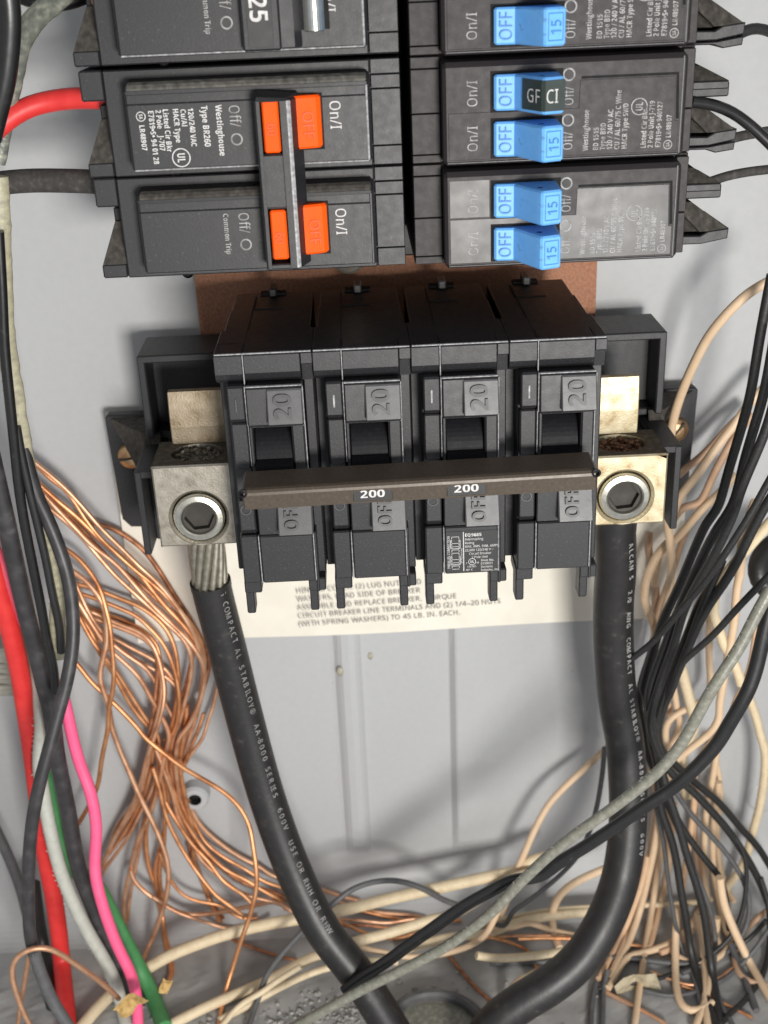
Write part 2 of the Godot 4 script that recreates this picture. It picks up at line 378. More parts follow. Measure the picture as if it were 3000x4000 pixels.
	M.scrap_grey = mat("beige grey moulding", [[0.0, lin(0.26, 0.25, 0.215)], [1.0, lin(0.36, 0.345, 0.3)]], 0.6, {"freq": 0.03})
	M.void = mat("open hole", [lin(0.008)], 0.9)
	M.label_black = mat("black label", [lin(0.014, 0.014, 0.015)], 0.45)
	M.label_green = mat("green black tape label", [[0.0, lin(0.02, 0.03, 0.027)], [1.0, lin(0.035, 0.05, 0.045)]], 0.35)
	M.plate = mat("zinc plated steel", [[0.0, lin(0.5, 0.52, 0.5)], [1.0, lin(0.66, 0.68, 0.64)]], 0.3, {"metal": 1.0, "freq": 0.04})

func pathed(s: String, step := 1.6) -> PackedVector3Array:
	var pts := PackedVector3Array()
	for t in s.split(" "):
		var c := t.split(",")
		pts.append(Vector3(float(c[0]), float(c[1]), float(c[2])))
	return spline(pts, step)

func spline(pts: PackedVector3Array, step := 1.6) -> PackedVector3Array:
	var o := PackedVector3Array()
	var k := pts.size()
	for i in k - 1:
		var p := pts[maxi(i - 1, 0)]
		var q := pts[i]
		var r := pts[i + 1]
		var s := pts[mini(i + 2, k - 1)]
		var m := maxi(2, int(q.distance_to(r) / step))
		for j in m:
			o.append(q.cubic_interpolate(r, p, s, float(j) / m))
	o.append(pts[k - 1])
	# ease out the small kinks that hand-laid points leave
	for pass_no in 3:
		var e := o.duplicate()
		for i in range(1, o.size() - 1):
			e[i] = (o[i - 1] + o[i] * 2.0 + o[i + 1]) / 4.0
		o = e
	return o

# ---------------------------------------------------------------- the scene
func _ready() -> void:
	var cam := Camera3D.new()
	cam.name = "camera"
	cam.position = Vector3(-12.52, 90.95, 383.86) * MM
	cam.rotation_degrees = Vector3(-24.92, -0.748, -2.482)
	cam.fov = 46.36
	cam.near = 0.02
	cam.far = 20.0
	var lens := CameraAttributesPhysical.new()
	lens.frustum_focal_length = 28.03
	lens.frustum_focus_distance = 0.325
	lens.exposure_aperture = 13.0
	lens.frustum_near = 0.02
	lens.frustum_far = 20.0
	cam.attributes = lens
	add_child(cam)
	cam.current = true
	var env := Environment.new()
	env.background_mode = Environment.BG_COLOR
	env.background_color = Color(0.7, 0.708, 0.72)
	env.tonemap_mode = Environment.TONE_MAPPER_LINEAR
	env.tonemap_exposure = 1.06
	env.sdfgi_enabled = true
	env.ssao_enabled = true
	env.ssil_enabled = true
	var we := WorldEnvironment.new()
	we.name = "environment"
	we.environment = env
	add_child(we)
	# the lamp held beside the camera, and an added wide soft light low right for cable highlights
	for l in [["work_lamp_light", 0.12, 0.11, Vector3(105, -25, 640), 0.38, Color(1.0, 0.985, 0.96)], ["added_soft_light", 0.42, 0.34, Vector3(300, -190, 720), 0.1, Color(0.98, 0.99, 1.0)]]:
		var lamp := AreaLight3D.new()
		lamp.name = l[0]
		lamp.area_size = Vector2(l[1], l[2])
		lamp.light_energy = l[4]
		lamp.light_color = l[5]
		lamp.area_range = 6.0
		lamp.shadow_enabled = true
		add_child(lamp)
		lamp.look_at_from_position((l[3] as Vector3) * MM, Vector3(15, -60, 40) * MM)

	make_materials()
	build_box()
	build_card()
	for s in [-1, 1]:
		build_bracket(s)
		build_lug(s)
	build_main_breaker()
	build_left_breakers()
	build_right_breakers()
	build_bus_stab()
	build_cables()
	build_wires()
	build_debris()

func build_box() -> void:
	# back wall with an embossed middle field, folded into the bottom
	var prof := []
	for p in [[-190.0, 0.0], [-30.0, 0.0], [-28.6, 0.2], [-27.0, 1.6], [-25.6, 2.5], [-23.0, 2.8], [-20.8, 2.4], [-19.6, 1.5], [-18.4, 0.2], [-17.0, 0.0], [14.0, 0.0], [14.6, 0.2], [16.6, 2.6], [17.4, 2.9], [18.6, 2.8], [24.0, 1.9], [34.0, 0.9], [46.0, 0.0], [175.0, 0.0]]:
		prof.append(Vector2(p[0], p[1]))
	var mb := MB.new()
	var rows := [[140.0, 0.0, 0.0], [-108.0, 0.0, 0.0], [-132.0, 0.0, 0.75], [-150.0, 0.0, 1.0], [-226.0, 0.0, 1.0], [-235.0, 0.0, 0.7], [-240.0, 0.0, 0.0]]
	for a in range(0, 14):
		var t := PI / 2 * (a + 1) / 14.0
		rows.append([-240.0 - 22.0 * sin(t), 22.0 - 22.0 * cos(t), 0.0])
	for i in rows.size() - 1:
		for k in prof.size() - 1:
			var r = rows[i]
			var s = rows[i + 1]
			mb.quad(Vector3(prof[k].x, s[0], prof[k].y * s[2] + s[1]), Vector3(prof[k + 1].x, s[0], prof[k + 1].y * s[2] + s[1]), Vector3(prof[k + 1].x, r[0], prof[k + 1].y * r[2] + r[1]), Vector3(prof[k].x, r[0], prof[k].y * r[2] + r[1]))
	var wall := struct("back_wall", mb, M.paint)
	# three dried runs of paint below the card
	for q in [[-26.5, -151.0, 1.3], [-15.0, -146.5, 1.0], [-10.5, -134.5, 0.9]]:
		mb = MB.new()
		mb.x = Transform3D(Basis.from_scale(Vector3(q[2], q[2] * 1.7, q[2])), Vector3(q[0], q[1], 2.6 if q[0] < -20 else 0.0))
		mb.lathe([Vector2(1.0, 0.0), Vector2(0.8, 0.25), Vector2(0.4, 0.4), Vector2(0.0, 0.45)], Vector3.ZERO, 14)
		part("paint_drip", mb, M.drip, wall)
	# the bottom, uneven with settled dirt
	mb = MB.new()
	var f := FastNoiseLite.new()
	f.seed = 4
	f.frequency = 0.09
	var h := func(x: float, z: float) -> float: return -262.0 + maxf(0.0, f.get_noise_2d(x, z)) * 1.0 * smoothstep(22.0, 50.0, z)
	for i in 91:
		for k in 30:
			var x0 := -190.0 + i * 4.0
			var z0 := 22.0 + k * 3.0
			mb.quad(Vector3(x0, h.call(x0, z0 + 3.0), z0 + 3.0), Vector3(x0 + 4.0, h.call(x0 + 4.0, z0 + 3.0), z0 + 3.0), Vector3(x0 + 4.0, h.call(x0 + 4.0, z0), z0), Vector3(x0, h.call(x0, z0), z0))
	struct("floor", mb, M.floor)
	for s in [-1, 1]:
		mb = MB.new()
		var x := -190.0 if s < 0 else 173.0
		mb.box(x - 1.2, x + 1.2, -264.0, 140.0, -1.5, 112.0, 0.3)
		struct("side_wall", mb, M.paint)
	mb = MB.new()
	mb.box(-188.6, 171.6, 139.0, 141.4, -1.5, 112.0, 0.3)
	struct("top_wall", mb, M.paint)
	# the dimple where a knockout is stamped, low on the right
	var d := thing("knockout", "small round dimple stamped in the grey wall at right", "knockout", Vector3(141, -222, 0))
	mb = MB.new()
	mb.lathe([Vector2(7.5, 0.1), Vector2(6.5, 0.7), Vector2(4.0, 1.1), Vector2(0.0, 1.4)], Vector3(141, -222, 0), 28)
	part("disc", mb, M.paint, d)
	# stud and nut behind the copper knot
	d = thing("wall_stud", "grey metal stud on the back wall beside the copper knot", "stud", Vector3(-86.1, -204.2, 0))
	mb = MB.new()
	mb.lathe([Vector2(5.5, 0), Vector2(5.5, 5), Vector2(4.6, 6.2), Vector2(2.6, 6.2)], Vector3(-86.1, -204.2, 0), 24)
	part("collar", mb, M.paint, d)
	mb = MB.new()
	mb.lathe([Vector2(2.6, 6.2), Vector2(2.6, 2.0), Vector2(0.0, 2.0)], Vector3(-86.1, -204.2, 0), 20)
	part("hole", mb, M.void, d)
	# the conduit the two thick cables leave through
	d = thing("conduit_hub", "dark round conduit hub in the enclosure bottom under the thick cables", "conduit hub", Vector3(1.5, -262, 75.5))
	mb = MB.new()
	mb.x = Transform3D(Basis(Vector3(1, 0, 0), Vector3(0, 0, -1), Vector3(0, 1, 0)), Vector3(1.5, -262, 75.5))
	mb.lathe([Vector2(20, 0), Vector2(20, 4.0), Vector2(19, 5.0), Vector2(17.5, 5.0), Vector2(16.5, 4.0), Vector2(16.5, 0.6)], Vector3.ZERO, 56)
	part("bushing", mb, M.greydark, d)
	mb = MB.new()
	mb.x = Transform3D(Basis(Vector3(1, 0, 0), Vector3(0, 0, -1), Vector3(0, 1, 0)), Vector3(1.5, -262, 75.5))
	mb.lathe([Vector2(16.6, 1.6), Vector2(0, 1.6)], Vector3.ZERO, 56)
	part("bore", mb, M.greygreen, d)

func build_card() -> void:
	var c := thing("instruction_card", "cream instruction card with grey lettering on the back wall under the main breaker", "card", Vector3(0, -134, 0.3))
	var mb := MB.new()
	mb.x = Transform3D(Basis.IDENTITY, Vector3.ZERO)
	# lies a little off the wall and waves at its lower edge
	var nx := 40
	for i in nx:
		for k in 12:
			var p := []
			for q in [[0, 0], [1, 0], [1, 1], [0, 1]]:
				var x := lerpf(-99.5, 99.0, float(i + q[0]) / nx)
				var y := lerpf(-134.0 + 0.5 * sin(x * 0.05), -44.0, float(k + q[1]) / 12)
				var low := 1.0 - float(k + q[1]) / 12
				p.append(Vector3(x, y, 3.2 + 1.6 * low * low * (0.5 + 0.5 * sin(x * 0.045 + 1.0))))
			mb.quad(p[0], p[1], p[2], p[3])
	part("sheet", mb, M.card, c)
	mb = MB.new()
	var lines := ["HINGED COVER: (2) LUG NUTS AND", "WASHERS, LOAD SIDE OF BREAKER", "ASSEMBLE AND REPLACE BREAKER.  TORQUE", "CIRCUIT BREAKER LINE TERMINALS AND (2) 1/4\u201320 NUTS", "(WITH SPRING WASHERS) TO 45 LB. IN. EACH."]
	for i in 5:
		var b := Vector3(1, 0.03, 0).normalized()
		write(mb, lines[i], Vector3(-40.5, -114.8 - 3.45 * i, 5.1), b, Vector3(0, 0, 1).cross(b), 1.95, 1.06)
	part("lettering", mb, M.ink, c)

func build_bracket(s: int) -> void:
	var side := "left" if s < 0 else "right"
	var t := thing("lug_bracket", "black plastic bracket behind the %s lug of the wide main breaker" % ("dull" if s < 0 else "gold"), "bracket", Vector3(s * 75, -90, 4), "brackets beside the main breaker")
	var mb := MB.new()
	var X := func(a: float) -> float: return a * s
	var bx := func(m: MB, x0, x1, y0, y1, z0, z1, b): m.box(minf(x0 * s, x1 * s), maxf(x0 * s, x1 * s), y0, y1, z0, z1, b)
	# mounting plate
	mb.prism([Vector2(X.call(50), -43), Vector2(X.call(97.5), -43), Vector2(X.call(98.5), -44), Vector2(X.call(97.5), -81), Vector2(X.call(95), -84), Vector2(X.call(87), -84.5), Vector2(X.call(86), -88), Vector2(X.call(50), -88)], 5.6, 9.5, 0.4)
	part("mounting_plate", mb, M.black, t)
	# open tray standing off the wall
	mb = MB.new()
	bx.call(mb, 50, 81.5, -19.5, -17, 9.4, 30, 0.4)
	bx.call(mb, 79.2, 81.6, -44, -17.05, 9.4, 30.02, 0.4)
	bx.call(mb, 50, 80, -44, -19, 9.0, 16.5, 0.3)
	bx.call(mb, 50, 81.4, -46.5, -44, 9.2, 24, 0.4)
	part("tray", mb, M.black, t)
	# slanting gusset and the shield beside the lug
	mb = MB.new()
	var g := [Vector3(X.call(82), -44, 9.3), Vector3(X.call(97), -44, 9.3), Vector3(X.call(84), -60, 9.3), Vector3(X.call(78), -60, 9.3), Vector3(X.call(78), -44, 26), Vector3(X.call(83), -44, 26), Vector3(X.call(83), -58, 34), Vector3(X.call(78), -58, 34)]
	if s > 0:
		g = [g[3], g[2], g[1], g[0], g[7], g[6], g[5], g[4]]
	mb.hexa(g)
	part("gusset", mb, M.dusty, t)
	mb = MB.new()
	bx.call(mb, 80.8, 83.0, -75, -47, 9.4, 50, 0.35)
	bx.call(mb, 76.2, 82.9, -49.4, -46.9, 9.4, 49.8, 0.35)
	bx.call(mb, 76.4, 81.0, -75.5, -50, 9.4, 38, 0.3)
	part("side_shield", mb, M.black, t)
	mb = MB.new()
	var c := Vector3(X.call(91.5), -57.5, 9.5)
	mb.lathe([Vector2(4.6, 0), Vector2(4.5, 0.8), Vector2(3.9, 1.9), Vector2(2.6, 2.6), Vector2(1.2, 2.9), Vector2(0, 3.0)], c, 28)
	var screw := part("screw", mb, M.brass, t)
	mb = MB.new()
	mb.x = Transform3D(Basis(Vector3(0, 0, 1), 0.15 if s < 0 else 0.9), c)
	mb.box(-3.9, 3.9, -0.42, 0.42, 2.0, 3.08, 0.05)
	part("slot", mb, M.socket, screw)
	t.set_meta("side", side)

func build_lug(s: int) -> void:
	var top := -39.5 if s < 0 else -43.0
	var body: Material = M.lug_dull if s < 0 else M.lug_gold
	var label := "dull grey brown metal lug with hex screw left of the main breaker" if s < 0 else "bright gold metal lug with hex screw right of the main breaker"
	var t := thing("cable_lug", label, "lug", Vector3(s * 62.5, -65, 52), "lugs on each side of the main breaker")
	var cx := s * 62.6
	# block: a bored plate seen from above, so it is built from four walls round the bore
	var mb := MB.new()
	var x0 := cx - 12.2
	var x1 := cx + 12.2
	var y0 := -65.2
	var n := 28
	var zc := 54.9
	var rb := 7.7
	var rz := 6.9
	# top and bottom faces with the bore, walls and front
	var mt := MB.new()
	for i in n:
		var a := TAU * i / n
		var b := TAU * (i + 1) / n
		var q := func(w: float) -> Vector2:
			var d := Vector2(cos(w), sin(w))
			var k := minf(12.2 / maxf(absf(d.x), 1e-4), 9.6 / maxf(absf(d.y), 1e-4))
			return d * k
		var pa: Vector2 = q.call(a)
		var pb: Vector2 = q.call(b)
		for y in [top, y0]:
			var A := Vector3(cx + cos(a) * rb, y, zc + sin(a) * rz)
			var B := Vector3(cx + cos(b) * rb, y, zc + sin(b) * rz)
			var C := Vector3(cx + pb.x, y, zc + pb.y)
			var D := Vector3(cx + pa.x, y, zc + pa.y)
			if y == top:
				mt.quad(A, B, C, D)
			else:
				mb.quad(D, C, B, A)
		mb.quad(Vector3(cx + cos(a) * rb, y0, zc + sin(a) * rz), Vector3(cx + cos(b) * rb, y0, zc + sin(b) * rz), Vector3(cx + cos(b) * rb, top, zc + sin(b) * rz), Vector3(cx + cos(a) * rb, top, zc + sin(a) * rz))
	# front plate with a round counterbore for the screw, chamfered rim
	var fy := (top + y0) / 2 - (0.8 if s < 0 else 0.0)
	fy = -56.2
	var hw := 12.2
	var fr := 8.9
	for i in 40:
		var a := TAU * i / 40
		var b := TAU * (i + 1) / 40
		var q := func(w: float) -> Vector2:
			var d := Vector2(cos(w), sin(w))
			var kx := (hw - 0.5) / maxf(absf(d.x), 1e-4)
			var ky := ((top - 0.5 - fy) if d.y > 0 else (fy - y0 - 0.5)) / maxf(absf(d.y), 1e-4)
			return d * minf(kx, ky)
		var pa: Vector2 = q.call(a)
		var pb: Vector2 = q.call(b)
		mb.quad(Vector3(cx + cos(a) * fr, fy + sin(a) * fr, 65), Vector3(cx + pa.x, fy + pa.y, 65), Vector3(cx + pb.x, fy + pb.y, 65), Vector3(cx + cos(b) * fr, fy + sin(b) * fr, 65))
		mb.quad(Vector3(cx + cos(a) * fr, fy + sin(a) * fr, 65), Vector3(cx + cos(b) * fr, fy + sin(b) * fr, 65), Vector3(cx + cos(b) * (fr - 0.9), fy + sin(b) * (fr - 0.9), 64.0), Vector3(cx + cos(a) * (fr - 0.9), fy + sin(a) * (fr - 0.9), 64.0))
		mb.quad(Vector3(cx + cos(a) * (fr - 0.9), fy + sin(a) * (fr - 0.9), 64.0), Vector3(cx + cos(b) * (fr - 0.9), fy + sin(b) * (fr - 0.9), 64.0), Vector3(cx + cos(b) * (fr - 1.0), fy + sin(b) * (fr - 1.0), 62.0), Vector3(cx + cos(a) * (fr - 1.0), fy + sin(a) * (fr - 1.0), 62.0))
	# chamfers and sides
	var e := 0.5
	for k in [[Vector3(x0, y0, 0), Vector3(x0, top, 0), Vector3(e, 0, 0)], [Vector3(x1, top, 0), Vector3(x1, y0, 0), Vector3(-e, 0, 0)], [Vector3(x0, top, 0), Vector3(x1, top, 0), Vector3(0, -e, 0)], [Vector3(x1, y0, 0), Vector3(x0, y0, 0), Vector3(0, e, 0)]]:
		var A: Vector3 = k[0] + Vector3(0, 0, 65 - e)
		var B: Vector3 = k[1] + Vector3(0, 0, 65 - e)
		mb.quad(A, B, B + k[2] + Vector3(0, 0, e), A + k[2] + Vector3(0, 0, e))
		if k[2].x != 0.0:
			mb.quad(k[0] + Vector3(0, 0, 45.4), k[1] + Vector3(0, 0, 45.4), B, A)
	var blk := part("block", mb, body, t)
	part("tarnished_top", mt, M.tarnish, blk)
	# set screw: collar with an inner bevel and a hexagon socket
	mb = MB.new()
	mb.lathe([Vector2(7.5, 61), Vector2(7.5, 64.6), Vector2(7.0, 65.5), Vector2(5.6, 65.9), Vector2(5.2, 65.6), Vector2(4.85, 64.5)], Vector3(cx, fy, 0), 48)
	var sc := part("set_screw", mb, M.steel, t)
	mb = MB.new()
	var hex := []
	for i in 6:
		hex.append(Vector2(cos(TAU * i / 6 + 0.08) * 4.5, sin(TAU * i / 6 + 0.08) * 4.5))
	for i in 6:
		var p: Vector2 = hex[i]
		var q: Vector2 = hex[(i + 1) % 6]
		mb.quad(Vector3(cx + p.x, fy + p.y, 64.4), Vector3(cx + p.x, fy + p.y, 62), Vector3(cx + q.x, fy + q.y, 62), Vector3(cx + q.x, fy + q.y, 64.4))
		mb.tri(Vector3(cx + p.x, fy + p.y, 62.2), Vector3(cx + q.x, fy + q.y, 62.2), Vector3(cx, fy, 61.95))
		# flat ring between the hexagon and the bevel
		for k in 4:
			var a := TAU * (i + k / 4.0) / 6 + 0.08
			var b := TAU * (i + (k + 1) / 4.0) / 6 + 0.08
			var pa := p.lerp(q, k / 4.0)
			var pb := p.lerp(q, (k + 1) / 4.0)
			mb.quad(Vector3(cx + pa.x, fy + pa.y, 64.4), Vector3(cx + cos(a) * 4.9, fy + sin(a) * 4.9, 64.5), Vector3(cx + cos(b) * 4.9, fy + sin(b) * 4.9, 64.5), Vector3(cx + pb.x, fy + pb.y, 64.4))
	part("hex_socket", mb, M.socket, sc)
	# tang rising behind the bore, slightly bent
	mb = MB.new()
	var tl := -23.6 if s < 0 else -25.4
	var prof := []
	for i in 9:
		var y := lerpf(tl, -66.0, i / 8.0)
		prof.append(Vector2(y, 47.4 - 1.3 * pow((y + 36.0) / 12.0, 2.0) if y > -44 else 47.0))
	for i in range(8, -1, -1):
		prof.append(prof[i] - Vector2(0, 2.6))
	mb.along_x(prof, minf(s * 50.5, s * 70.8), maxf(s * 50.5, s * 69.7), 0.25)
	part("tang", mb, M.tang_dull if s < 0 else M.lug_gold, t)
	# strand ends of the clamped conductor, showing in the bore
	mb = MB.new()
	var rng := RandomNumberGenerator.new()
	rng.seed = 40 + s
	for i in range(-5, 6):
		for k in range(-5, 6):
			var px := (i + 0.5 * (k & 1)) * 1.42
			var pz := k * 1.25
			if pow(px / 6.9, 2) + pow(pz / 6.0, 2) > 1.0:
				continue
			var p := Vector3(cx + px + rng.randf_range(-0.15, 0.15), 0, zc + pz + rng.randf_range(-0.15, 0.15))
			var y := top - 0.5 - rng.randf() * 1.9
			mb.tube(PackedVector3Array([Vector3(p.x, y - 8, p.z), Vector3(p.x, y - 0.25, p.z), Vector3(p.x + rng.randf_range(-0.3, 0.3), y + 0.25, p.z + rng.randf_range(-0.2, 0.2))]), 0.72 + rng.randf() * 0.08, 8)
	part("strand_ends", mb, M.rust if s > 0 else M.strand_dull, t)

# one pole of the main breaker, its left edge at x = o
func main_pole(root: Node3D, k: int) -> void:
	var o := -50.8 + 25.4 * k
	var mb := MB.new()
	var bx := func(m: MB, x0, x1, y0, y1, z0, z1, b): m.box(o + x0, o + x1, y0, y1, z0, z1, b)
	# body: narrower towards the back, so that a slot stands between the poles
	bx.call(mb, 0.06, 25.34, -66.5, 0, 66, 79, 0.25)
	bx.call(mb, 0.9, 24.5, -66, -0.15, 45, 66.2, 0.3)
	bx.call(mb, 1.0, 24.4, -66, -0.5, 24.5, 44.8, 0.5)
	# top band with its joint and stepped right end
	mb.along_x([Vector2(0, 78), Vector2(0, 87.4), Vector2(-0.6, 88), Vector2(-5.4, 88), Vector2(-7.0, 87.2), Vector2(-8.4, 85.2), Vector2(-8.4, 78)], o + 0.06, o + 7.3, 0.15)
	mb.along_x([Vector2(0.02, 78), Vector2(0.02, 87.6), Vector2(-0.6, 88.2), Vector2(-5.2, 88.2), Vector2(-7.0, 87.3), Vector2(-8.5, 85.0), Vector2(-8.5, 78)], o + 7.7, o + 22.2, 0.15)
	mb.along_x([Vector2(0.0, 78), Vector2(0.0, 87.3), Vector2(-0.6, 87.9), Vector2(-3.3, 87.9), Vector2(-3.9, 86.6), Vector2(-8.4, 85.6), Vector2(-8.4, 78)], o + 22.35, o + 25.34, 0.15)
	# left strip, set back from the raised field
	bx.call(mb, 2.5, 7.3, -66.2, -8.3, 78.8, 85.6, 0.35)
	bx.call(mb, 2.9, 7.25, -32, -18.9, 85.2, 88.0, 0.4)
	bx.call(mb, 2.4, 7.28, -66.2, -51.5, 85.0, 88.6, 0.4)
	# raised field round the switch opening
	bx.call(mb, 7.75, 8.6, -42, -19.2, 78.8, 89.6, 0.2)
	bx.call(mb, 18.8, 22.3, -42, -18.6, 78.8, 90.0, 0.5)
	mb.along_x([Vector2(-8.3, 78.8), Vector2(-8.3, 89.6), Vector2(-8.9, 90.6), Vector2(-18.4, 91.2), Vector2(-19.2, 90.8), Vector2(-19.2, 78.8)], o + 7.75, o + 22.3, 0.3)
	# lower field
	bx.call(mb, 7.7, 22.4, -66.2, -51.6, 78.8, 89.0, 0.4)
	bx.call(mb, 7.7, 22.3, -51.8, -41.9, 78.8, 88.2, 0.3)
	# right rail
	bx.call(mb, 22.55, 25.2, -66.6, -8.3, 78.8, 83.2, 0.3)
	bx.call(mb, 22.5, 23.3, -70.2, -51.5, 78.8, 88.0, 0.25)
	# legs at the bottom
	bx.call(mb, 2.2, 7.0, -69.9, -66.1, 76, 87.6, 0.35)
	bx.call(mb, 20.2, 25.0, -70.1, -66.1, 76, 87.6, 0.35)
	var h := part("pole_housing", mb, M.black, root)
	mb = MB.new()
	mb.along_x([Vector2(-66, 81), Vector2(-76.6, 81), Vector2(-77, 81.4), Vector2(-77, 86.2), Vector2(-76.4, 86.8), Vector2(-66, 86.8)], o + 2.25, o + 4.6, 0.3)
	mb.along_x([Vector2(-66, 81), Vector2(-76.6, 81), Vector2(-77, 81.4), Vector2(-77, 86.2), Vector2(-76.4, 86.8), Vector2(-66, 86.8)], o + 20.3, o + 22.6, 0.3)
	mb.box(o + 4.7, o + 7.4, -69.0, -66.2, 60, 78, 0.3)
	mb.box(o + 16.5, o + 20.4, -70, -66.2, 60, 78, 0.3)
	part("mounting_tab", mb, M.black, h)
	# indicator blocks
	mb = MB.new()
	mb.along_x([Vector2(-7.9, 84), Vector2(-8.1, 89.4), Vector2(-8.6, 90), Vector2(-17.0, 90), Vector2(-18.4, 88.4), Vector2(-18.4, 84)], o + 2.9, o + 7.2, 0.35)
	var ib := part("on_indicator", mb, M.black, h)
	mb = MB.new()
	mb.box(o + 4.7, o + 5.25, -15.0, -11.4, 89.8, 90.3, 0.12)
	part("on_bar", mb, M.edge if k > 0 else M.pad, ib)
	mb = MB.new()
	mb.along_x([Vector2(-41, 84), Vector2(-41, 88.6), Vector2(-49.6, 88.6), Vector2(-51.2, 87.4), Vector2(-51.4, 84)], o + 2.8, o + 7.1, 0.35)
	ib = part("off_indicator", mb, M.black, h)
	mb = MB.new()
	mb.x = Transform3D(Basis.IDENTITY, Vector3(o + 4.8, -43.6, 88.62))
	mb.lathe([Vector2(1.55, 0), Vector2(1.5, 0.22), Vector2(1.15, 0.22), Vector2(1.1, 0)], Vector3.ZERO, 24)
	part("off_ring", mb, M.pad, ib)
	# ramps that carry the raised rating and OFF
	for d in [[-8.9, -18.0, 91.0, 93.4, 13.1, 22.3, "20", "rating_pad"], [-41.0, -50.6, 88.6, 91.8, 13.3, 22.7, "OFF", "off_pad"]]:
		mb = MB.new()
		var ya: float = d[0]
		var yb: float = d[1]
		var za: float = d[2]
		var zb: float = d[3]
		mb.along_x([Vector2(ya, za - 4), Vector2(ya, za - 0.1), Vector2(ya - 0.4, za + 0.2), Vector2(yb + 0.3, zb), Vector2(yb, zb - 0.4), Vector2(yb - 0.6, za - 4)], o + d[4], o + d[5], 0.3)
		var pd := part(d[7], mb, M.pad, h)  # pad colour raised for the light its tilt catches
		mb = MB.new()
		var up := Vector3(1, 0, 0)
		var right := Vector3(0, yb - ya, zb - za).normalized()
		right = -right
		var mid := Vector3(o + (d[4] + d[5]) / 2, (ya + yb) / 2, (za + zb) / 2 + 0.12)
		if d[6] == "20":
			# the figures read from bottom to top
			write(mb, "20", mid + Vector3(-0.6, 0, 0), right, Vector3(-1, 0, 0), 4.6, 1.0, 0.7, true, true)
		else:
			write(mb, "OFF", mid + Vector3(-1.0, 0.4, 0), right, Vector3(-1, 0, 0), 3.8, 0.85, 0.7, true, true)
		part("raised_lettering", mb, M.pad_dark, pd)
	# opening and the black toggle in it
	mb = MB.new()
	mb.box(o + 8.4, o + 18.9, -42, -19, 78.6, 79.6, 0.1)
	part("opening", mb, M.inner, h)
	mb = MB.new()
	var prof := []
	for i in 9:
		var a := lerpf(2.6, 1.75, i / 8.0)
		prof.append(Vector2(-31.0 - 11.2 * cos(a) * -1.0 - 0.0, 78.0 + 10.6 * sin(a)) if false else Vector2(-31.5 + 11.8 * cos(PI - a), 79.0 + 9.4 * sin(a)))
	prof.append(Vector2(-29.2, 88.8))
	prof.append(Vector2(-29.6, 91.5))
	prof.append(Vector2(-31.0, 97.5))
	prof.append(Vector2(-37.0, 97.5))
	prof.append(Vector2(-38.5, 79))
	mb.along_x(prof, o + 8.75, o + 18.65, 0.2)
	part("switch_toggle", mb, M.gloss, h)
	# mould seams, pale from wear and painted edge highlights
	mb = MB.new()
	for seg in [[7.5, 0, -8.2, 88.1], [7.5, -8.2, -19, 89.7], [7.5, -19, -31, 88.3], [7.5, -51.6, -66, 88.8], [22.42, -8.6, -19, 90.2], [22.42, -19, -42, 89.3], [22.5, -51.6, -66, 88.6]]:
		mb.box(o + seg[0] - 0.13, o + seg[0] + 0.13, seg[2], seg[1], seg[3] - 1.2, seg[3] + 0.28, 0.1)
	mb.box(o + 8.5, o + 22.2, -19.32, -19.05, 89.5, 90.6, 0.08)
	mb.box(o + 0.3, o + 25.1, -0.22, 0.1, 87.2, 88.05, 0.1)
	mb.box(o + 7.7, o + 22.3, -8.5, -8.2, 89.2, 90.3, 0.1)
	part("mould_seam", mb, M.edge, h)
	# peg and joint lines on the top
	mb = MB.new()
	mb.box(o + 11.3, o + 13.6, -0.4, 2.2, 24, 31, 0.4)
	part("top_peg", mb, M.pad if k > 0 else M.black, h)
	mb = MB.new()
	mb.box(o + 8.6, o + 16.2, -1.0, 0.06, 24.4, 28.5, 0.1)
	mb.box(o + 7.3, o + 7.6, -1.0, 0.04, 30, 86, 0.05)
	mb.box(o + 7.6, o + 16.0, -1.0, 0.05, 44.7, 45.3, 0.05)
	part("top_groove", mb, M.void, h)

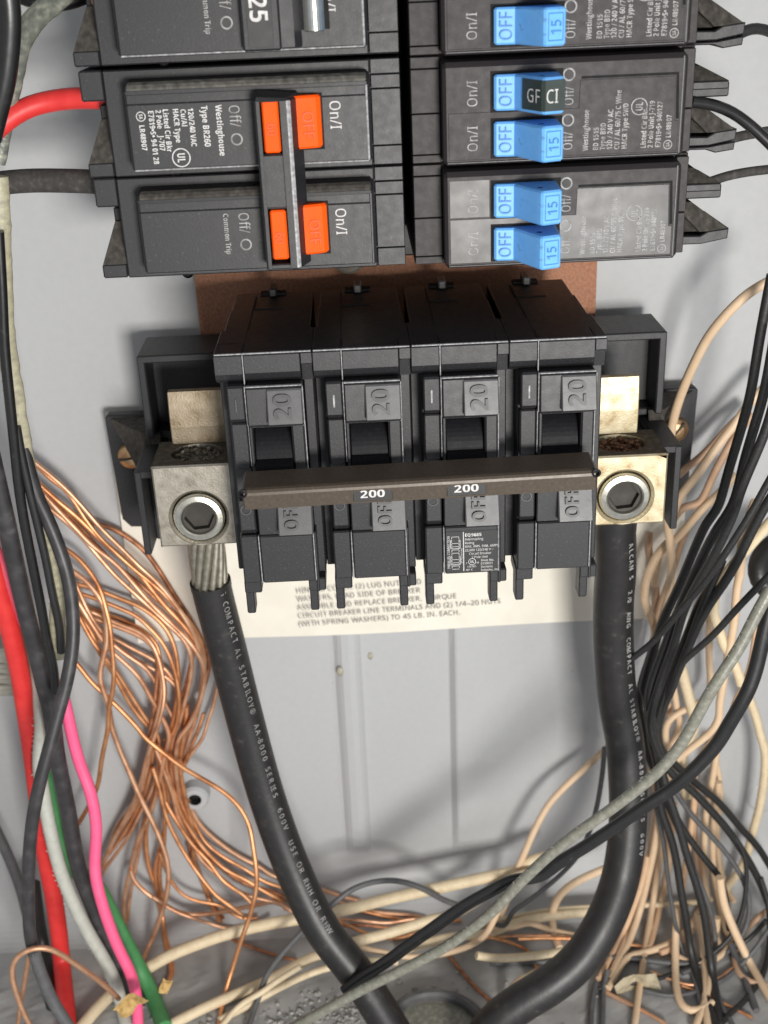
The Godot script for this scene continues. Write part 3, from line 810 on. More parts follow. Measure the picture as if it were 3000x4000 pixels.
func build_main_breaker() -> void:
	var t := thing("main_breaker", "wide black four pole main breaker with bronze handle tie marked 200", "circuit breaker", Vector3(0, -70, 24))
	for k in 4:
		main_pole(t, k)
	# outer walls of the first and last pole
	# handle tie: a folded channel, top face, front lip and closed ends
	var mb := MB.new()
	var ry := Basis(Vector3(0, 0, 1), 0.0105)
	mb.x = Transform3D(ry, Vector3(0, -29.0, 0))
	mb.along_x([Vector2(-1.3, 95), Vector2(-0.3, 95), Vector2(-1.2, 103.6), Vector2(-1.5, 104.5), Vector2(-2.1, 105.0), Vector2(-2.8, 105.1), Vector2(-6.9, 104.4), Vector2(-7.0, 103.6), Vector2(-2.9, 103.9)], -44.6, 45.6, 0.2)
	var tie := part("handle_tie", mb, M.bronze, t)
	mb = MB.new()
	mb.x = Transform3D(ry, Vector3(0, -29.0, 0))
	for e in [[-44.9, -44.0], [45.0, 45.9]]:
		mb.along_x([Vector2(-0.6, 96), Vector2(-1.7, 104.2), Vector2(-6.6, 104.0), Vector2(-6.0, 97)], e[0], e[1], 0.2)
	part("end_flange", mb, M.bronze, tie)
	mb = MB.new()
	mb.x = Transform3D(ry, Vector3(0, -29.0, 0))
	for e in [-44.6, 45.6]:
		mb.x = Transform3D(ry, Vector3(0, -29.0, 0)) * Transform3D(Basis(Vector3(0, 1, 0), 0), Vector3(e, -2.0, 103.7))
		mb.lathe([Vector2(1.1, 1.0), Vector2(1.2, 1.6), Vector2(0.7, 1.7), Vector2(0.6, 0.6), Vector2(0, 0.6)], Vector3.ZERO, 16)
	part("pin", mb, M.gloss, tie)
	for xx in [-11.6, 12.4]:
		mb = MB.new()
		mb.x = Transform3D(ry, Vector3(0, -29.0, 0))
		mb.box(xx - 5.0, xx + 5.0, -6.2, -3.1, 103.6, 105.0, 0.1)
		var w := part("rating_window", mb, M.label_black, tie)
		mb = MB.new()
		mb.x = Transform3D(ry, Vector3(0, -29.0, 0))
		write(mb, "200", Vector3(xx, -4.2, 105.03), Vector3(1, 0, 0), Vector3(0, 1, 0), 2.1, 1.35, 0.0, true)
		part("white_figures", mb, M.white_print, w)
	# printed label on the third pole
	mb = MB.new()
	mb.box(8.0, 22.2, -65.6, -53.0, 88.9, 89.12, 0.04)
	var lab := part("product_label", mb, M.label_black, t)
	mb = MB.new()
	var z := 89.15
	var R := Vector3(1, 0, 0)
	var U := Vector3(0, 1, 0)
	write(mb, "EQ9685", Vector3(13.2, -54.2, z), R, U, 0.95, 1.0)
	var y := -55.5
	for s in ["Interrupting", "Rating", "MAX. RMS. SYM. AMPS.", "22,000 120/240 V ~", "     Circuit Breaker", "        2 Pole Unit"]:
		write(mb, s, Vector3(13.2, y, z), R, U, 0.72, 0.92)
		y -= 1.12
	for s in ["Issue No.", "0158031", "Siemens", "Industry, Inc."]:
		write(mb, s, Vector3(17.6, y + 0.05, z), R, U, 0.7, 0.9)
		y -= 1.02
	write(mb, "LISTED", Vector3(13.9, -64.0, z), R, U, 0.55, 1.05)
	write(mb, "40\u00b0 C", Vector3(13.4, -65.0, z), R, U, 0.6, 1.0)
	ring(mb, Vector3(15.2, -62.5, z), 1.05, 0.14, R, U)
	write(mb, "UL", Vector3(15.2, -62.5, z), R, U, 0.8, 0.8, 0.0, true, true)
	write(mb, "c", Vector3(13.5, -62.8, z), R, U, 0.55, 1.0)
	write(mb, "us", Vector3(16.4, -62.8, z), R, U, 0.55, 0.9)
	stroke(mb, Vector3(12.85, -53.2, z), Vector3(12.85, -65.3, z), 0.22)
	write(mb, "PARALLEL CONNECTION", Vector3(8.7, -59.3, z), U, -R, 0.72, 0.92, 0.0, true)
	write(mb, "LEFT POLE RIGHT POLE", Vector3(12.3, -60.5, z), U, -R, 0.42, 0.8, 0.0, true)
	for yy in range(0, 11):
		stroke(mb, Vector3(9.6, -54.6 - yy, z), Vector3(11.6, -54.6 - yy, z), 0.12)
	for xx in [9.6, 11.6]:
		for yy in range(0, 10):
			stroke(mb, Vector3(xx, -54.7 - yy, z), Vector3(xx, -55.3 - yy, z), 0.12)
	for yy in [-55.6, -60.6]:
		for q in [[9.3, yy, 11.9, yy], [9.3, yy - 2.6, 11.9, yy - 2.6], [9.3, yy, 9.3, yy - 2.6], [11.9, yy, 11.9, yy - 2.6]]:
			stroke(mb, Vector3(q[0], q[1], z), Vector3(q[2], q[3], z), 0.14)
	part("lettering", mb, M.white_print, lab)

# body of one pole of the branch breakers at the left; y is its lower edge
func left_pole(t: Node3D, y: float, pale_rim: bool) -> Node3D:
	var mb := MB.new()
	mb.box(-72.2, 0.0, y + 0.06, y + 25.34, 22, 74.6, 0.35)
	mb.box(-71.8, -7.4, y + 0.2, y + 25.2, 74, 76.0, 0.3)
	mb.box(-7.2, -0.1, y + 0.4, y + 4.9, 74, 76.0, 0.15)
	mb.box(-7.2, -0.1, y + 5.1, y + 18.3, 74, 76.05, 0.15)
	mb.box(-7.2, -0.1, y + 18.5, y + 21.6, 74, 76.0, 0.15)
	mb.box(-7.2, -0.1, y + 21.8, y + 25.2, 74, 75.8, 0.15)
	var h := part("pole_housing", mb, M.breaker, t)
	# raised face with a rolled upper edge
	mb = MB.new()
	mb.along_x([Vector2(y + 1.7, 75.5), Vector2(y + 2.2, 82.2), Vector2(y + 2.9, 83.0), Vector2(y + 17.6, 83.0), Vector2(y + 18.0, 82.7), Vector2(y + 19.9, 82.7), Vector2(y + 20.1, 83.5), Vector2(y + 20.9, 83.6), Vector2(y + 21.9, 82.6), Vector2(y + 22.7, 80.2), Vector2(y + 23.1, 75.5)], -66.2, -7.7, 0.7)
	part("raised_face", mb, M.breaker, h)
	# worn pale corner beads of the face
	mb = MB.new()
	mb.box(-8.75, -8.2, y + 2.6, y + 21.0, 82.5, 83.3, 0.2)
	mb.box(-65.6, -8.4, y + 2.35, y + 2.75, 82.2, 83.05, 0.15)
	part("worn_bead", mb, M.edge if pale_rim else M.pad, h)
	# dust on the rolled edge, with its gloss painted in paler
	mb = MB.new()
	mb.along_x([Vector2(y + 21.0, 83.0), Vector2(y + 21.0, 83.75), Vector2(y + 21.5, 83.5), Vector2(y + 22.2, 82.75), Vector2(y + 22.75, 81.3), Vector2(y + 22.3, 81.0)], -65.4, -8.4, 0.3)
	part("dust_gloss_rim", mb, M.dust_gloss if pale_rim else M.dusty, h)
	# half-round notch where the pole housings meet
	mb = MB.new()
	mb.lathe([Vector2(1.5, 76.1), Vector2(1.3, 74.5), Vector2(0, 74.4)], Vector3(-56.5, y + 0.9, 0), 20)
	part("notch", mb, M.void, h)
	# terminal hood at the left end
	mb = MB.new()
	mb.box(-78.4, -72.0, y + 0.1, y + 3.7, 40, 75.2, 0.4)
	mb.box(-77.8, -72.0, y + 18.2, y + 25.3, 40, 75.2, 0.4)
	part("terminal_hood", mb, M.breaker, h)
	mb = MB.new()
	mb.hexa([Vector3(-78.2, y + 3.5, 45), Vector3(-71.9, y + 3.5, 45), Vector3(-71.9, y + 3.6, 75.1), Vector3(-78.2, y + 3.6, 75.1), Vector3(-75.6, y + 14.5, 52), Vector3(-71.9, y + 14.5, 52), Vector3(-71.9, y + 13.4, 68), Vector3(-75.0, y + 13.2, 68)])
	part("hood_ramp", mb, M.dusty, h)
	mb = MB.new()
	mb.box(-75.2, -71.9, y + 12.8, y + 16.6, 48, 67, 0.3)
	mb.box(-74.0, -71.9, y + 16.4, y + 18.4, 50, 66, 0.3)
	part("terminal_jaw", mb, M.inner, h)
	return h

func left_text(h: Node, y: float, full: bool) -> void:
	var R := Vector3(0, -1, 0)
	var U := Vector3(1, 0, 0)
	var z := 83.04
	var mb := MB.new()
	write(mb, "On/I", Vector3(-16.1, y + 16.8, z), R, U, 2.7, 0.86)
	part("on_lettering", mb, M.white_print, h)
	mb = MB.new()
	write(mb, "Off/", Vector3(-40.2, y + 16.8, z), R, U, 2.6, 0.78)
	ring(mb, Vector3(-40.2, y + 8.9, z), 1.45, 0.36, R, U)
	part("off_lettering", mb, M.grey_print, h)
	mb = MB.new()
	if full:
		var rows := [["Westinghouse", -43.9, 17.0], ["Type BR260", -47.3, 17.0], ["120/240 VAC", -50.6, 16.6], ["Cu/Al", -52.4, 16.4], ["HACR Type", -54.2, 16.6], ["Listed Cir Bkr", -56.6, 16.6], ["2 Pole    J-707", -58.3, 16.5], ["E7819\u2022S\u2022 94 01 28", -60.1, 16.4]]
		for r in rows:
			write(mb, r[0], Vector3(r[1], y + r[2], z), R, U, 1.5 if r[1] > -48 else 1.32, 0.83)
		write(mb, "LR48907", Vector3(-62.6, y + 13.2, z), R, U, 1.3, 0.83)
		ring(mb, Vector3(-62.6, y + 15.1, z), 1.15, 0.2, R, U)
		write(mb, "SA", Vector3(-62.6, y + 15.1, z), R, U, 0.9, 0.75, 0.0, true)
		ring(mb, Vector3(-54.0, y + 5.2, z), 2.25, 0.26, R, U)
		write(mb, "UL", Vector3(-54.0, y + 5.2, z), R, U, 1.9, 0.7, 0.0, true, true)
	else:
		write(mb, "Common Trip", Vector3(-44.6, y + 16.8, z), R, U, 1.35, 0.83)
	part("lettering", mb, M.white_print if full else M.grey_print, h)

func build_left_breakers() -> void:
	var t := thing("branch_breaker", "black two pole breaker with orange handles marked 60 at left", "circuit breaker", Vector3(-36, 18, 24), "breakers in the left column")
	for k in 2:
		var y := 43.3 - 25.4 * k
		var h := left_pole(t, y, k == 0)
		left_text(h, y, k == 0)
		# orange handle: OFF face right of the tie, rating face in the tie's window
		var c := y + 12.3
		var mb := MB.new()
		mb.box(-24.6, -19.1, c - 6.6, c + 6.4, 80, 83.1, 0.1)
		part("slot", mb, M.void, h)
		mb = MB.new()
		mb.along_y([Vector2(82, -26), Vector2(82, -19.4), Vector2(84.6, -19.6), Vector2(85.6, -20.6), Vector2(87.0, -26)], c - 5.9, c + 6.2, 0.5)
		var hd := part("orange_handle", mb, M.orange, h)
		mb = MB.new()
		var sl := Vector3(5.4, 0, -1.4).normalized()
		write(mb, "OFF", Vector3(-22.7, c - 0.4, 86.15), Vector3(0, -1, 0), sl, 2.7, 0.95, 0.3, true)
		part("raised_lettering", mb, M.orange_groove_shade, hd)
		mb = MB.new()
		mb.box(-33.2, -29.3, c - 6.0, c + 6.0, 86, 90.1, 0.4)
		hd = part("orange_handle", mb, M.orange, h)
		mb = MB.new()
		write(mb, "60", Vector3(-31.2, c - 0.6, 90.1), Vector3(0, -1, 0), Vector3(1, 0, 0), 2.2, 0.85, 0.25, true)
		part("raised_lettering", mb, M.orange_groove_shade, hd)
	# black tie frame over both handles
	var mb := MB.new()
	mb.along_y([Vector2(84, -35.4), Vector2(90.4, -34.9), Vector2(91, -34.4), Vector2(91, -33.6), Vector2(84, -33.6)], 21.9, 61.6, 0.2)
	mb.along_y([Vector2(84, -28.9), Vector2(91, -28.9), Vector2(91, -27.4), Vector2(90.4, -26.5), Vector2(84, -24.2), Vector2(83.4, -24.2)], 21.9, 61.6, 0.3)
	mb.box(-34.0, -28.6, 49.0 - 12.6, 49.4, 86, 90.0, 0.3)
	mb.box(-34.0, -28.6, 36.7, 49.2, 85.5, 90.2, 0.3)
	mb.hexa([Vector3(-35.2, 61.2, 84), Vector3(-24.4, 61.2, 84), Vector3(-27.2, 61.2, 91), Vector3(-34.6, 61.2, 91), Vector3(-34.4, 63.4, 84.6), Vector3(-24.8, 62.6, 84.4), Vector3(-27.4, 61.9, 90.4), Vector3(-34.2, 62.4, 90.4)])
	mb.box(-34.2, -28.6, 21.9, 23.2, 84, 90.6, 0.3)
	var tie := part("handle_tie", mb, M.breaker, t)
	mb = MB.new()
	mb.along_y([Vector2(90.7, -27.3), Vector2(91.1, -27.35), Vector2(91.05, -26.95), Vector2(90.5, -26.4)], 22.2, 61.4, 0.1)
	part("worn_edge", mb, M.edge, tie)
	# the breaker above, mostly out of the picture
	t = thing("branch_breaker", "black breaker marked 25 cut off by the top edge at left", "circuit breaker", Vector3(-36, 70, 24), "breakers in the left column")
	var y := 69.4
	var h := left_pole(t, y, true)
	left_text(h, y, false)
	mb = MB.new()
	mb.box(-36.6, -27.6, y + 2.6, y + 23, 82.8, 86.6, 0.5)
	mb.along_y([Vector2(82.8, -27.8), Vector2(86.4, -27.6), Vector2(85.6, -24.6), Vector2(82.8, -22.8)], y + 2.9, y + 23, 0.3)
	var cap := part("handle_cover", mb, M.breaker, h)
	mb = MB.new()
	mb.box(-35.2, -29.4, y + 3.4, y + 22, 86.5, 86.75, 0.05)
	var lb := part("rating_label", mb, M.label_black, cap)
	mb = MB.new()
	write(mb, "25", Vector3(-32.4, y + 14.6, 86.8), Vector3(0, -1, 0), Vector3(1, 0, 0), 4.2, 0.9, 0.0, false, true)
	part("white_figures", mb, M.white_print, lb)
	mb = MB.new()
	mb.box(-22.9, -16.3, y + 6.6, y + 22, 81, 83.1, 0.1)
	part("slot", mb, M.void, h)
	mb = MB.new()
	var prof := []
	for i in 9:
		prof.append(Vector2(83.0 + 1.7 * sin(PI * i / 8.0), -17.4 - 5.0 * i / 8.0))
	mb.along_y(prof, y + 6.2, y + 22, 0.2)
	part("metal_shaft", mb, M.plate, h)

# one blue handle of a tandem breaker, its lower edge at y
func blue_handle(h: Node, y: float, tape: bool) -> void:
	var mb := MB.new()
	mb.box(21.2, 38.6, y - 0.6, y + 8.8, 80, 83.08, 0.05)
	part("slot", mb, M.void, h)
	mb = MB.new()
	mb.along_y([Vector2(82, 21.9), Vector2(84.6, 21.9), Vector2(85.2, 22.4), Vector2(85.6, 26.6), Vector2(95.4, 31.0), Vector2(96.6, 31.6), Vector2(97.0, 32.2), Vector2(95.4, 36.6), Vector2(94.8, 36.9), Vector2(82, 37.6)], y, y + 8.1, 0.45)
	var b := part("blue_handle", mb, M.blue, h)
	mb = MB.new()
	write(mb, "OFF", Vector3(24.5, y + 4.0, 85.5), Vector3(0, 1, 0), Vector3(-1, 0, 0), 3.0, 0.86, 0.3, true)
	part("raised_lettering", mb, M.blue_groove_shade, b)
	var f := Vector3(4.4, 0, -1.6).normalized()
	if not tape:
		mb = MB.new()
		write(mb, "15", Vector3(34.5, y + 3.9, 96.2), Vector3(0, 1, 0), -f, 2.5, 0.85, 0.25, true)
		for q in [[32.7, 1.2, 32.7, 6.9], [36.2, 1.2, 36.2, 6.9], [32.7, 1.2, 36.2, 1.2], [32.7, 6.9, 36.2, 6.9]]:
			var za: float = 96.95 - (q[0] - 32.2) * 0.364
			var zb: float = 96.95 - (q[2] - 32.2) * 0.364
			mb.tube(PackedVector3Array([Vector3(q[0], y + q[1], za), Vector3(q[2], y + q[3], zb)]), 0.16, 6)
		part("raised_lettering", mb, M.blue_groove_shade, b)
	else:
		mb = MB.new()
		mb.along_y([Vector2(89.2, 27.95), Vector2(96.55, 31.35), Vector2(97.3, 32.2), Vector2(95.75, 37.0), Vector2(95.4, 36.95), Vector2(96.9, 32.2), Vector2(96.5, 31.7), Vector2(89.2, 28.35)], y + 0.7, y + 7.5, 0.03)
		var l := part("tape_label", mb, M.label_green, b)
		mb = MB.new()
		write(mb, "CI", Vector3(32.35, y + 4.0, 97.42), f, Vector3(0, 1, 0), 3.0, 0.85)
		write(mb, "GF", Vector3(28.75, y + 4.0, 91.4), Vector3(3.4, 0, 7.35), Vector3(0, 1, 0), 3.0, 1.12)
		part("white_lettering", mb, M.white_print, l)
	mb = MB.new()
	mb.x = Transform3D(Basis(Vector3(1, 0, 0), Vector3(0, 0, -1), Vector3(0, 1, 0)), Vector3(32.2, y + 8.12, 91.5))
	mb.lathe([Vector2(0.75, 0.0), Vector2(0, 0.0)], Vector3.ZERO, 16)
	part("pin_hole", mb, M.void, b)

func right_breaker(label: String, y: float, kind: int) -> void:
	var t := thing("tandem_breaker", label, "circuit breaker", Vector3(38, y, 24), "blue handled tandem breakers in the right column")
	var mb := MB.new()
	mb.box(2.4, 72.2, y + 0.06, y + 25.34, 22, 74.6, 0.35)
	mb.box(2.5, 9.6, y + 0.3, y + 2.2, 74, 76.0, 0.15)
	mb.box(2.5, 9.6, y + 2.4, y + 12.0, 74, 76.1, 0.15)
	mb.box(2.5, 9.6, y + 12.2, y + 22.4, 74, 76.0, 0.15)
	mb.box(2.5, 9.6, y + 22.6, y + 25.2, 74, 75.8, 0.15)
	mb.box(68.8, 71.9, y + 0.3, y + 10.6, 74, 76.3, 0.2)
	mb.box(68.8, 71.9, y + 10.8, y + 24.6, 74, 76.5, 0.2)
	var h := part("pole_housing", mb, M.breaker_brown, t)
	mb = MB.new()
	mb.along_x([Vector2(y + 0.2, 75), Vector2(y + 0.4, 81.9), Vector2(y + 1.3, 82.9), Vector2(y + 23.0, 82.9), Vector2(y + 24.2, 81.9), Vector2(y + 24.7, 79.6), Vector2(y + 25.0, 75)], 9.8, 68.6, 0.8)
	part("raised_face", mb, M.breaker_brown, h)
	# lower half and label field stand a hair proud of the upper half
	mb = MB.new()
	mb.prism([Vector2(11.0, y + 1.6), Vector2(66.9, y + 1.6), Vector2(66.9, y + 8.8), Vector2(66.0, y + 8.9), Vector2(65.6, y + 19.1), Vector2(42.7, y + 19.1), Vector2(42.5, y + 12.7), Vector2(11.0, y + 12.7)], 82.5, 83.0, 0.12)
	var lp := part("label_field", mb, M.greasy if kind == 0 else M.breaker_brown, h)  # lowest breaker: reflection painted as grey on its greasy face
	if kind == 0:
		mb = MB.new()
		mb.prism([Vector2(11.0, y + 13.0), Vector2(21.0, y + 13.0), Vector2(21.0, y + 22.2), Vector2(11.0, y + 22.2)], 82.6, 82.96, 0.1)
		part("upper_field", mb, M.greasy, h)
	mb = MB.new()
	mb.prism([Vector2(66.2, y + 9.2), Vector2(67.0, y + 9.2), Vector2(66.4, y + 19.9), Vector2(43.0, y + 19.9), Vector2(43.0, y + 19.3), Vector2(65.8, y + 19.3)], 82.7, 82.94, 0.0)
	part("field_gap", mb, M.void, h)
	mb = MB.new()
	mb.box(67.2, 67.7, y + 1.0, y + 23.6, 82.5, 83.0, 0.15)
	mb.box(10.6, 67.4, y + 0.75, y + 1.15, 82.0, 82.75, 0.15)
	part("worn_bead", mb, M.pad, h)
	blue_handle(h, y + 2.4, false)
	blue_handle(h, y + 13.1, kind == 1)
	var R := Vector3(0, 1, 0)
	var U := Vector3(-1, 0, 0)
	var print_mat: Material = M.faint_print if kind == 0 else M.grey_print
	mb = MB.new()
	for yy in [3.6, 14.0]:
		write(mb, "On/I", Vector3(16.8, y + yy, 83.06 if yy < 10 else 82.98), R, U, 2.5, 0.85)
		write(mb, "Off/", Vector3(40.0, y + yy - 0.6, 83.06 if yy < 10 else 82.98), R, U, 2.4, 0.72)
		ring(mb, Vector3(40.0, y + yy + 6.4, 83.06 if yy < 10 else 82.98), 1.5, 0.36, R, U)
	part("on_off_lettering", mb, print_mat, h)
	mb = MB.new()
	for r in [["Westinghouse", 44.4], ["BD 1515", 46.9], ["Type BRD", 48.6], ["120 / 240 V AC", 50.3], ["CU / AL 60/75 C Wire", 52.1], ["HACR Type SWD", 53.9], ["Listed Cir Bkr", 58.6], ["2 Pole Unit J-719", 60.3], ["E7819\u2022S\u2022 940127", 62.2]]:
		write(mb, r[0], Vector3(r[1], y + 2.6, 83.04), R, U, 1.3, 0.78)
	write(mb, "LR48907", Vector3(64.6, y + 4.8, 83.04), R, U, 1.25, 0.78)
	ring(mb, Vector3(64.6, y + 3.2, 83.04), 1.1, 0.2, R, U)
	write(mb, "SA", Vector3(64.6, y + 3.2, 83.04), R, U, 0.9, 0.75, 0.0, true)
	ring(mb, Vector3(57.2, y + 12.4, 83.04), 2.0, 0.22, R, U)
	write(mb, "UL", Vector3(57.2, y + 12.4, 83.04), R, U, 1.7, 0.7, 0.0, true, true)
	part("lettering", mb, print_mat, lp)
	# two terminals at the right end, each with a dusty ramp
	for q in [[y + 11.9, 83.9, false], [y - 1.0, 86.6, true]]:
		var a: float = q[0]
		var xe: float = q[1]
		mb = MB.new()
		if q[2]:
			mb.prism([Vector2(72.0, a + 1.0), Vector2(79.5, a + 1.0), Vector2(86.4, a + 2.2), Vector2(xe, a + 4.9), Vector2(81.0, a + 4.3), Vector2(79.0, a + 3.2), Vector2(72, a + 3.4)], 42, 66.5, 0.3)
			if kind > 0:
				mb.prism([Vector2(72.0, a + 0.6), Vector2(79.8, a + 0.7), Vector2(86.6, a + 1.7), Vector2(86.4, a - 0.4), Vector2(81.6, a - 1.0), Vector2(79.0, a - 0.1), Vector2(72, a - 0.0)], 46, 65.8, 0.3)
		else:
			mb.box(72.0, xe, a, a + 3.6, 42, 66.0, 0.35)
			mb.box(72.0, xe - 0.3, a + 1.9, a + 3.9, 44, 66.6, 0.3)
		part("terminal_hood", mb, M.breaker, h)
		mb = MB.new()
		var lo := a + (4.6 if q[2] else 3.8)
		var hi := a + (12.0 if q[2] else 8.0)
		mb.hexa([Vector3(71.9, lo - 1.2, 44), Vector3(xe - 0.5, lo - 0.8, 44), Vector3(xe - 0.1, lo, 66.2), Vector3(79.0 if q[2] else 71.9, lo - 0.4, 66.2), Vector3(71.9, hi, 48), Vector3(77.0, hi, 48), Vector3(77.6, hi - 0.8, 61), Vector3(71.9, hi - 0.6, 61)])
		if q[2]:
			mb.hexa([Vector3(71.9, lo - 1.5, 58), Vector3(79, lo - 1.5, 58), Vector3(79, lo - 0.6, 64.5), Vector3(71.9, lo - 0.2, 65.5), Vector3(71.9, lo + 4, 56), Vector3(76, lo + 3.6, 56), Vector3(75.6, lo + 3, 61), Vector3(71.9, lo + 3.4, 62)])
		part("hood_ramp", mb, M.dusty, h)
		mb = MB.new()
		mb.box(71.9, 75.4, hi - 0.8, hi + 2.6, 46, 60, 0.4)
		part("terminal_jaw", mb, M.inner, h)

func build_right_breakers() -> void:
	right_breaker("blue handled tandem breaker, lowest on the right, greasy face with painted grey sheen", 17.8, 0)
	right_breaker("blue handled tandem breaker with a tape label reading GFCI", 43.2, 1)
	right_breaker("blue handled tandem breaker cut off by the top edge at right", 68.6, 2)

func build_bus_stab() -> void:
	var t := thing("insulating_sheet", "reddish brown fibre sheet on the wall behind the main breaker top", "insulating sheet", Vector3(0, -22, 4))
	var mb := MB.new()
	mb.box(-64.6, 64.0, -22.4, 110, 5.0, 5.8, 0.15)
	part("board", mb, M.fibre, t)
	t = thing("bus_support", "black plastic bus support between the breaker columns and main breaker", "bus support", Vector3(0, 0, 6))
	mb = MB.new()
	mb.box(-40, 44, 9.0, 108, 5.9, 26, 0.6)
	mb.box(-24, -6, 10.0, 20, 26, 40, 0.5)
	mb.box(6, 36, 10, 20, 26, 36, 0.5)
	part("base", mb, M.inner, t)
	mb = MB.new()
	mb.lathe([Vector2(5.0, 0), Vector2(5.0, 2.5), Vector2(4.2, 3.4), Vector2(2.4, 4.4), Vector2(0, 4.6)], Vector3(-15, 13.4, 40), 24)
	part("bolt", mb, M.lug_dull, t)

func cable_letters(mb: MB, p: PackedVector3Array, s: String, start: float, r: float, side: float, h: float, advance: float) -> void:
	var d := start
	var i := 0
	var at := 0.0
	for ch in s:
		if ch == " ":
			d += advance * 0.8
			continue
		while i < p.size() - 2 and at + p[i].distance_to(p[i + 1]) < d:
			at += p[i].distance_to(p[i + 1])
			i += 1
		if i >= p.size() - 2:
			break
		var t := (p[i + 1] - p[maxi(i - 1, 0)]).normalized()
		var out := Vector3(0, 0, 1)
		out = (out - t * out.dot(t)).normalized()
		var s_dir := out.cross(t).normalized()
		var q := p[i] + (p[i + 1] - p[i]).normalized() * (d - at)
		var nn := (out * cos(side) + s_dir * sin(side)).normalized()
		write(mb, ch, q + nn * (r + 0.06), t, nn.cross(t), h, 1.0, 0.0, true)
		d += advance * (0.55 if ch in "I1/-" else 1.2 if ch in "MW" else 1.0)

func build_cables() -> void:
	var p := pathed("-63.4,-75.4,50 -63.9,-86.6,48.8 -61.3,-111.9,46.7 -57.7,-141.3,46.6 -52.9,-170.3,49.5 -45.9,-196.2,55.5 -36.5,-217.5,63.9 -24.3,-233,71.9 -11.3,-256.3,80")
	var t := thing("power_cable", "thick black printed power cable from the dull left lug", "cable", p[0], "thick cables feeding the main breaker")
	var mb := MB.new()
	var bare := 0
	while p[0].distance_to(p[bare]) < 9.0:
		bare += 1
	var jacket := p.slice(bare)
	mb.tube(jacket, 6.35, 28)
	# folded lip where the jacket was cut
	mb.tube(PackedVector3Array([jacket[0] + (jacket[0] - jacket[1]).normalized() * 0.5, jacket[1]]), 6.5, 28)
	var j := part("jacket", mb, M.cable, t)
	mb = MB.new()
	cable_letters(mb, jacket, "G COMPACT AL STABILOY\u00ae  AA-8000 SERIES  600V  USE OR RHH OR RHW", 1.5, 6.35, 0.72, 1.95, 2.35)
	part("lettering", mb, M.grey_print, j)
	var axis := (p[bare] - p[0]).normalized()
	for i in 12:
		mb = MB.new()
		var a := TAU * i / 12.0
		var r := 4.6
		var pts := PackedVector3Array()
		for k in 7:
			var w := a + k * 0.14
			pts.append(p[0] + Vector3(0, 9, 2) .lerp(axis * 12.0, k / 6.0) + Vector3(cos(w) * r, 0, sin(w) * r))
		mb.tube(pts, 1.25, 8)
		part("strand", mb, M.strand, t)
	p = pathed("63.6,-75.1,50 64.8,-89.1,48.3 64.9,-101.7,47 65.9,-119.6,46.3 68,-139.7,46.5 70.9,-155.8,47.6 71.7,-165.9,49.7 72.1,-178.9,52.6 71.3,-190.3,56.7 69.1,-201.3,61.2 65.5,-208.8,66.4 59.8,-216.8,72.3 52.4,-225.5,76.6 42.8,-231.5,80.4 31.4,-237.7,82.7 23.2,-243.5,84.4 16.5,-252.4,86.2 11.4,-262.8,88")
	t = thing("power_cable", "thick black printed power cable from the gold right lug", "cable", p[0], "thick cables feeding the main breaker")
	mb = MB.new()
	p.insert(0, p[0] + Vector3(0, 10, 1))
	mb.tube(p, 6.6, 28)
	j = part("jacket", mb, M.cable, t)
	mb = MB.new()
	cable_letters(mb, p, "ALCAN S  2/0  AWG  COMPACT  AL STABILOY\u00ae  AA-8000 SERIES  600V", 12.0, 6.6, 0.62, 1.85, 2.1)
	part("lettering", mb, M.grey_print, j)

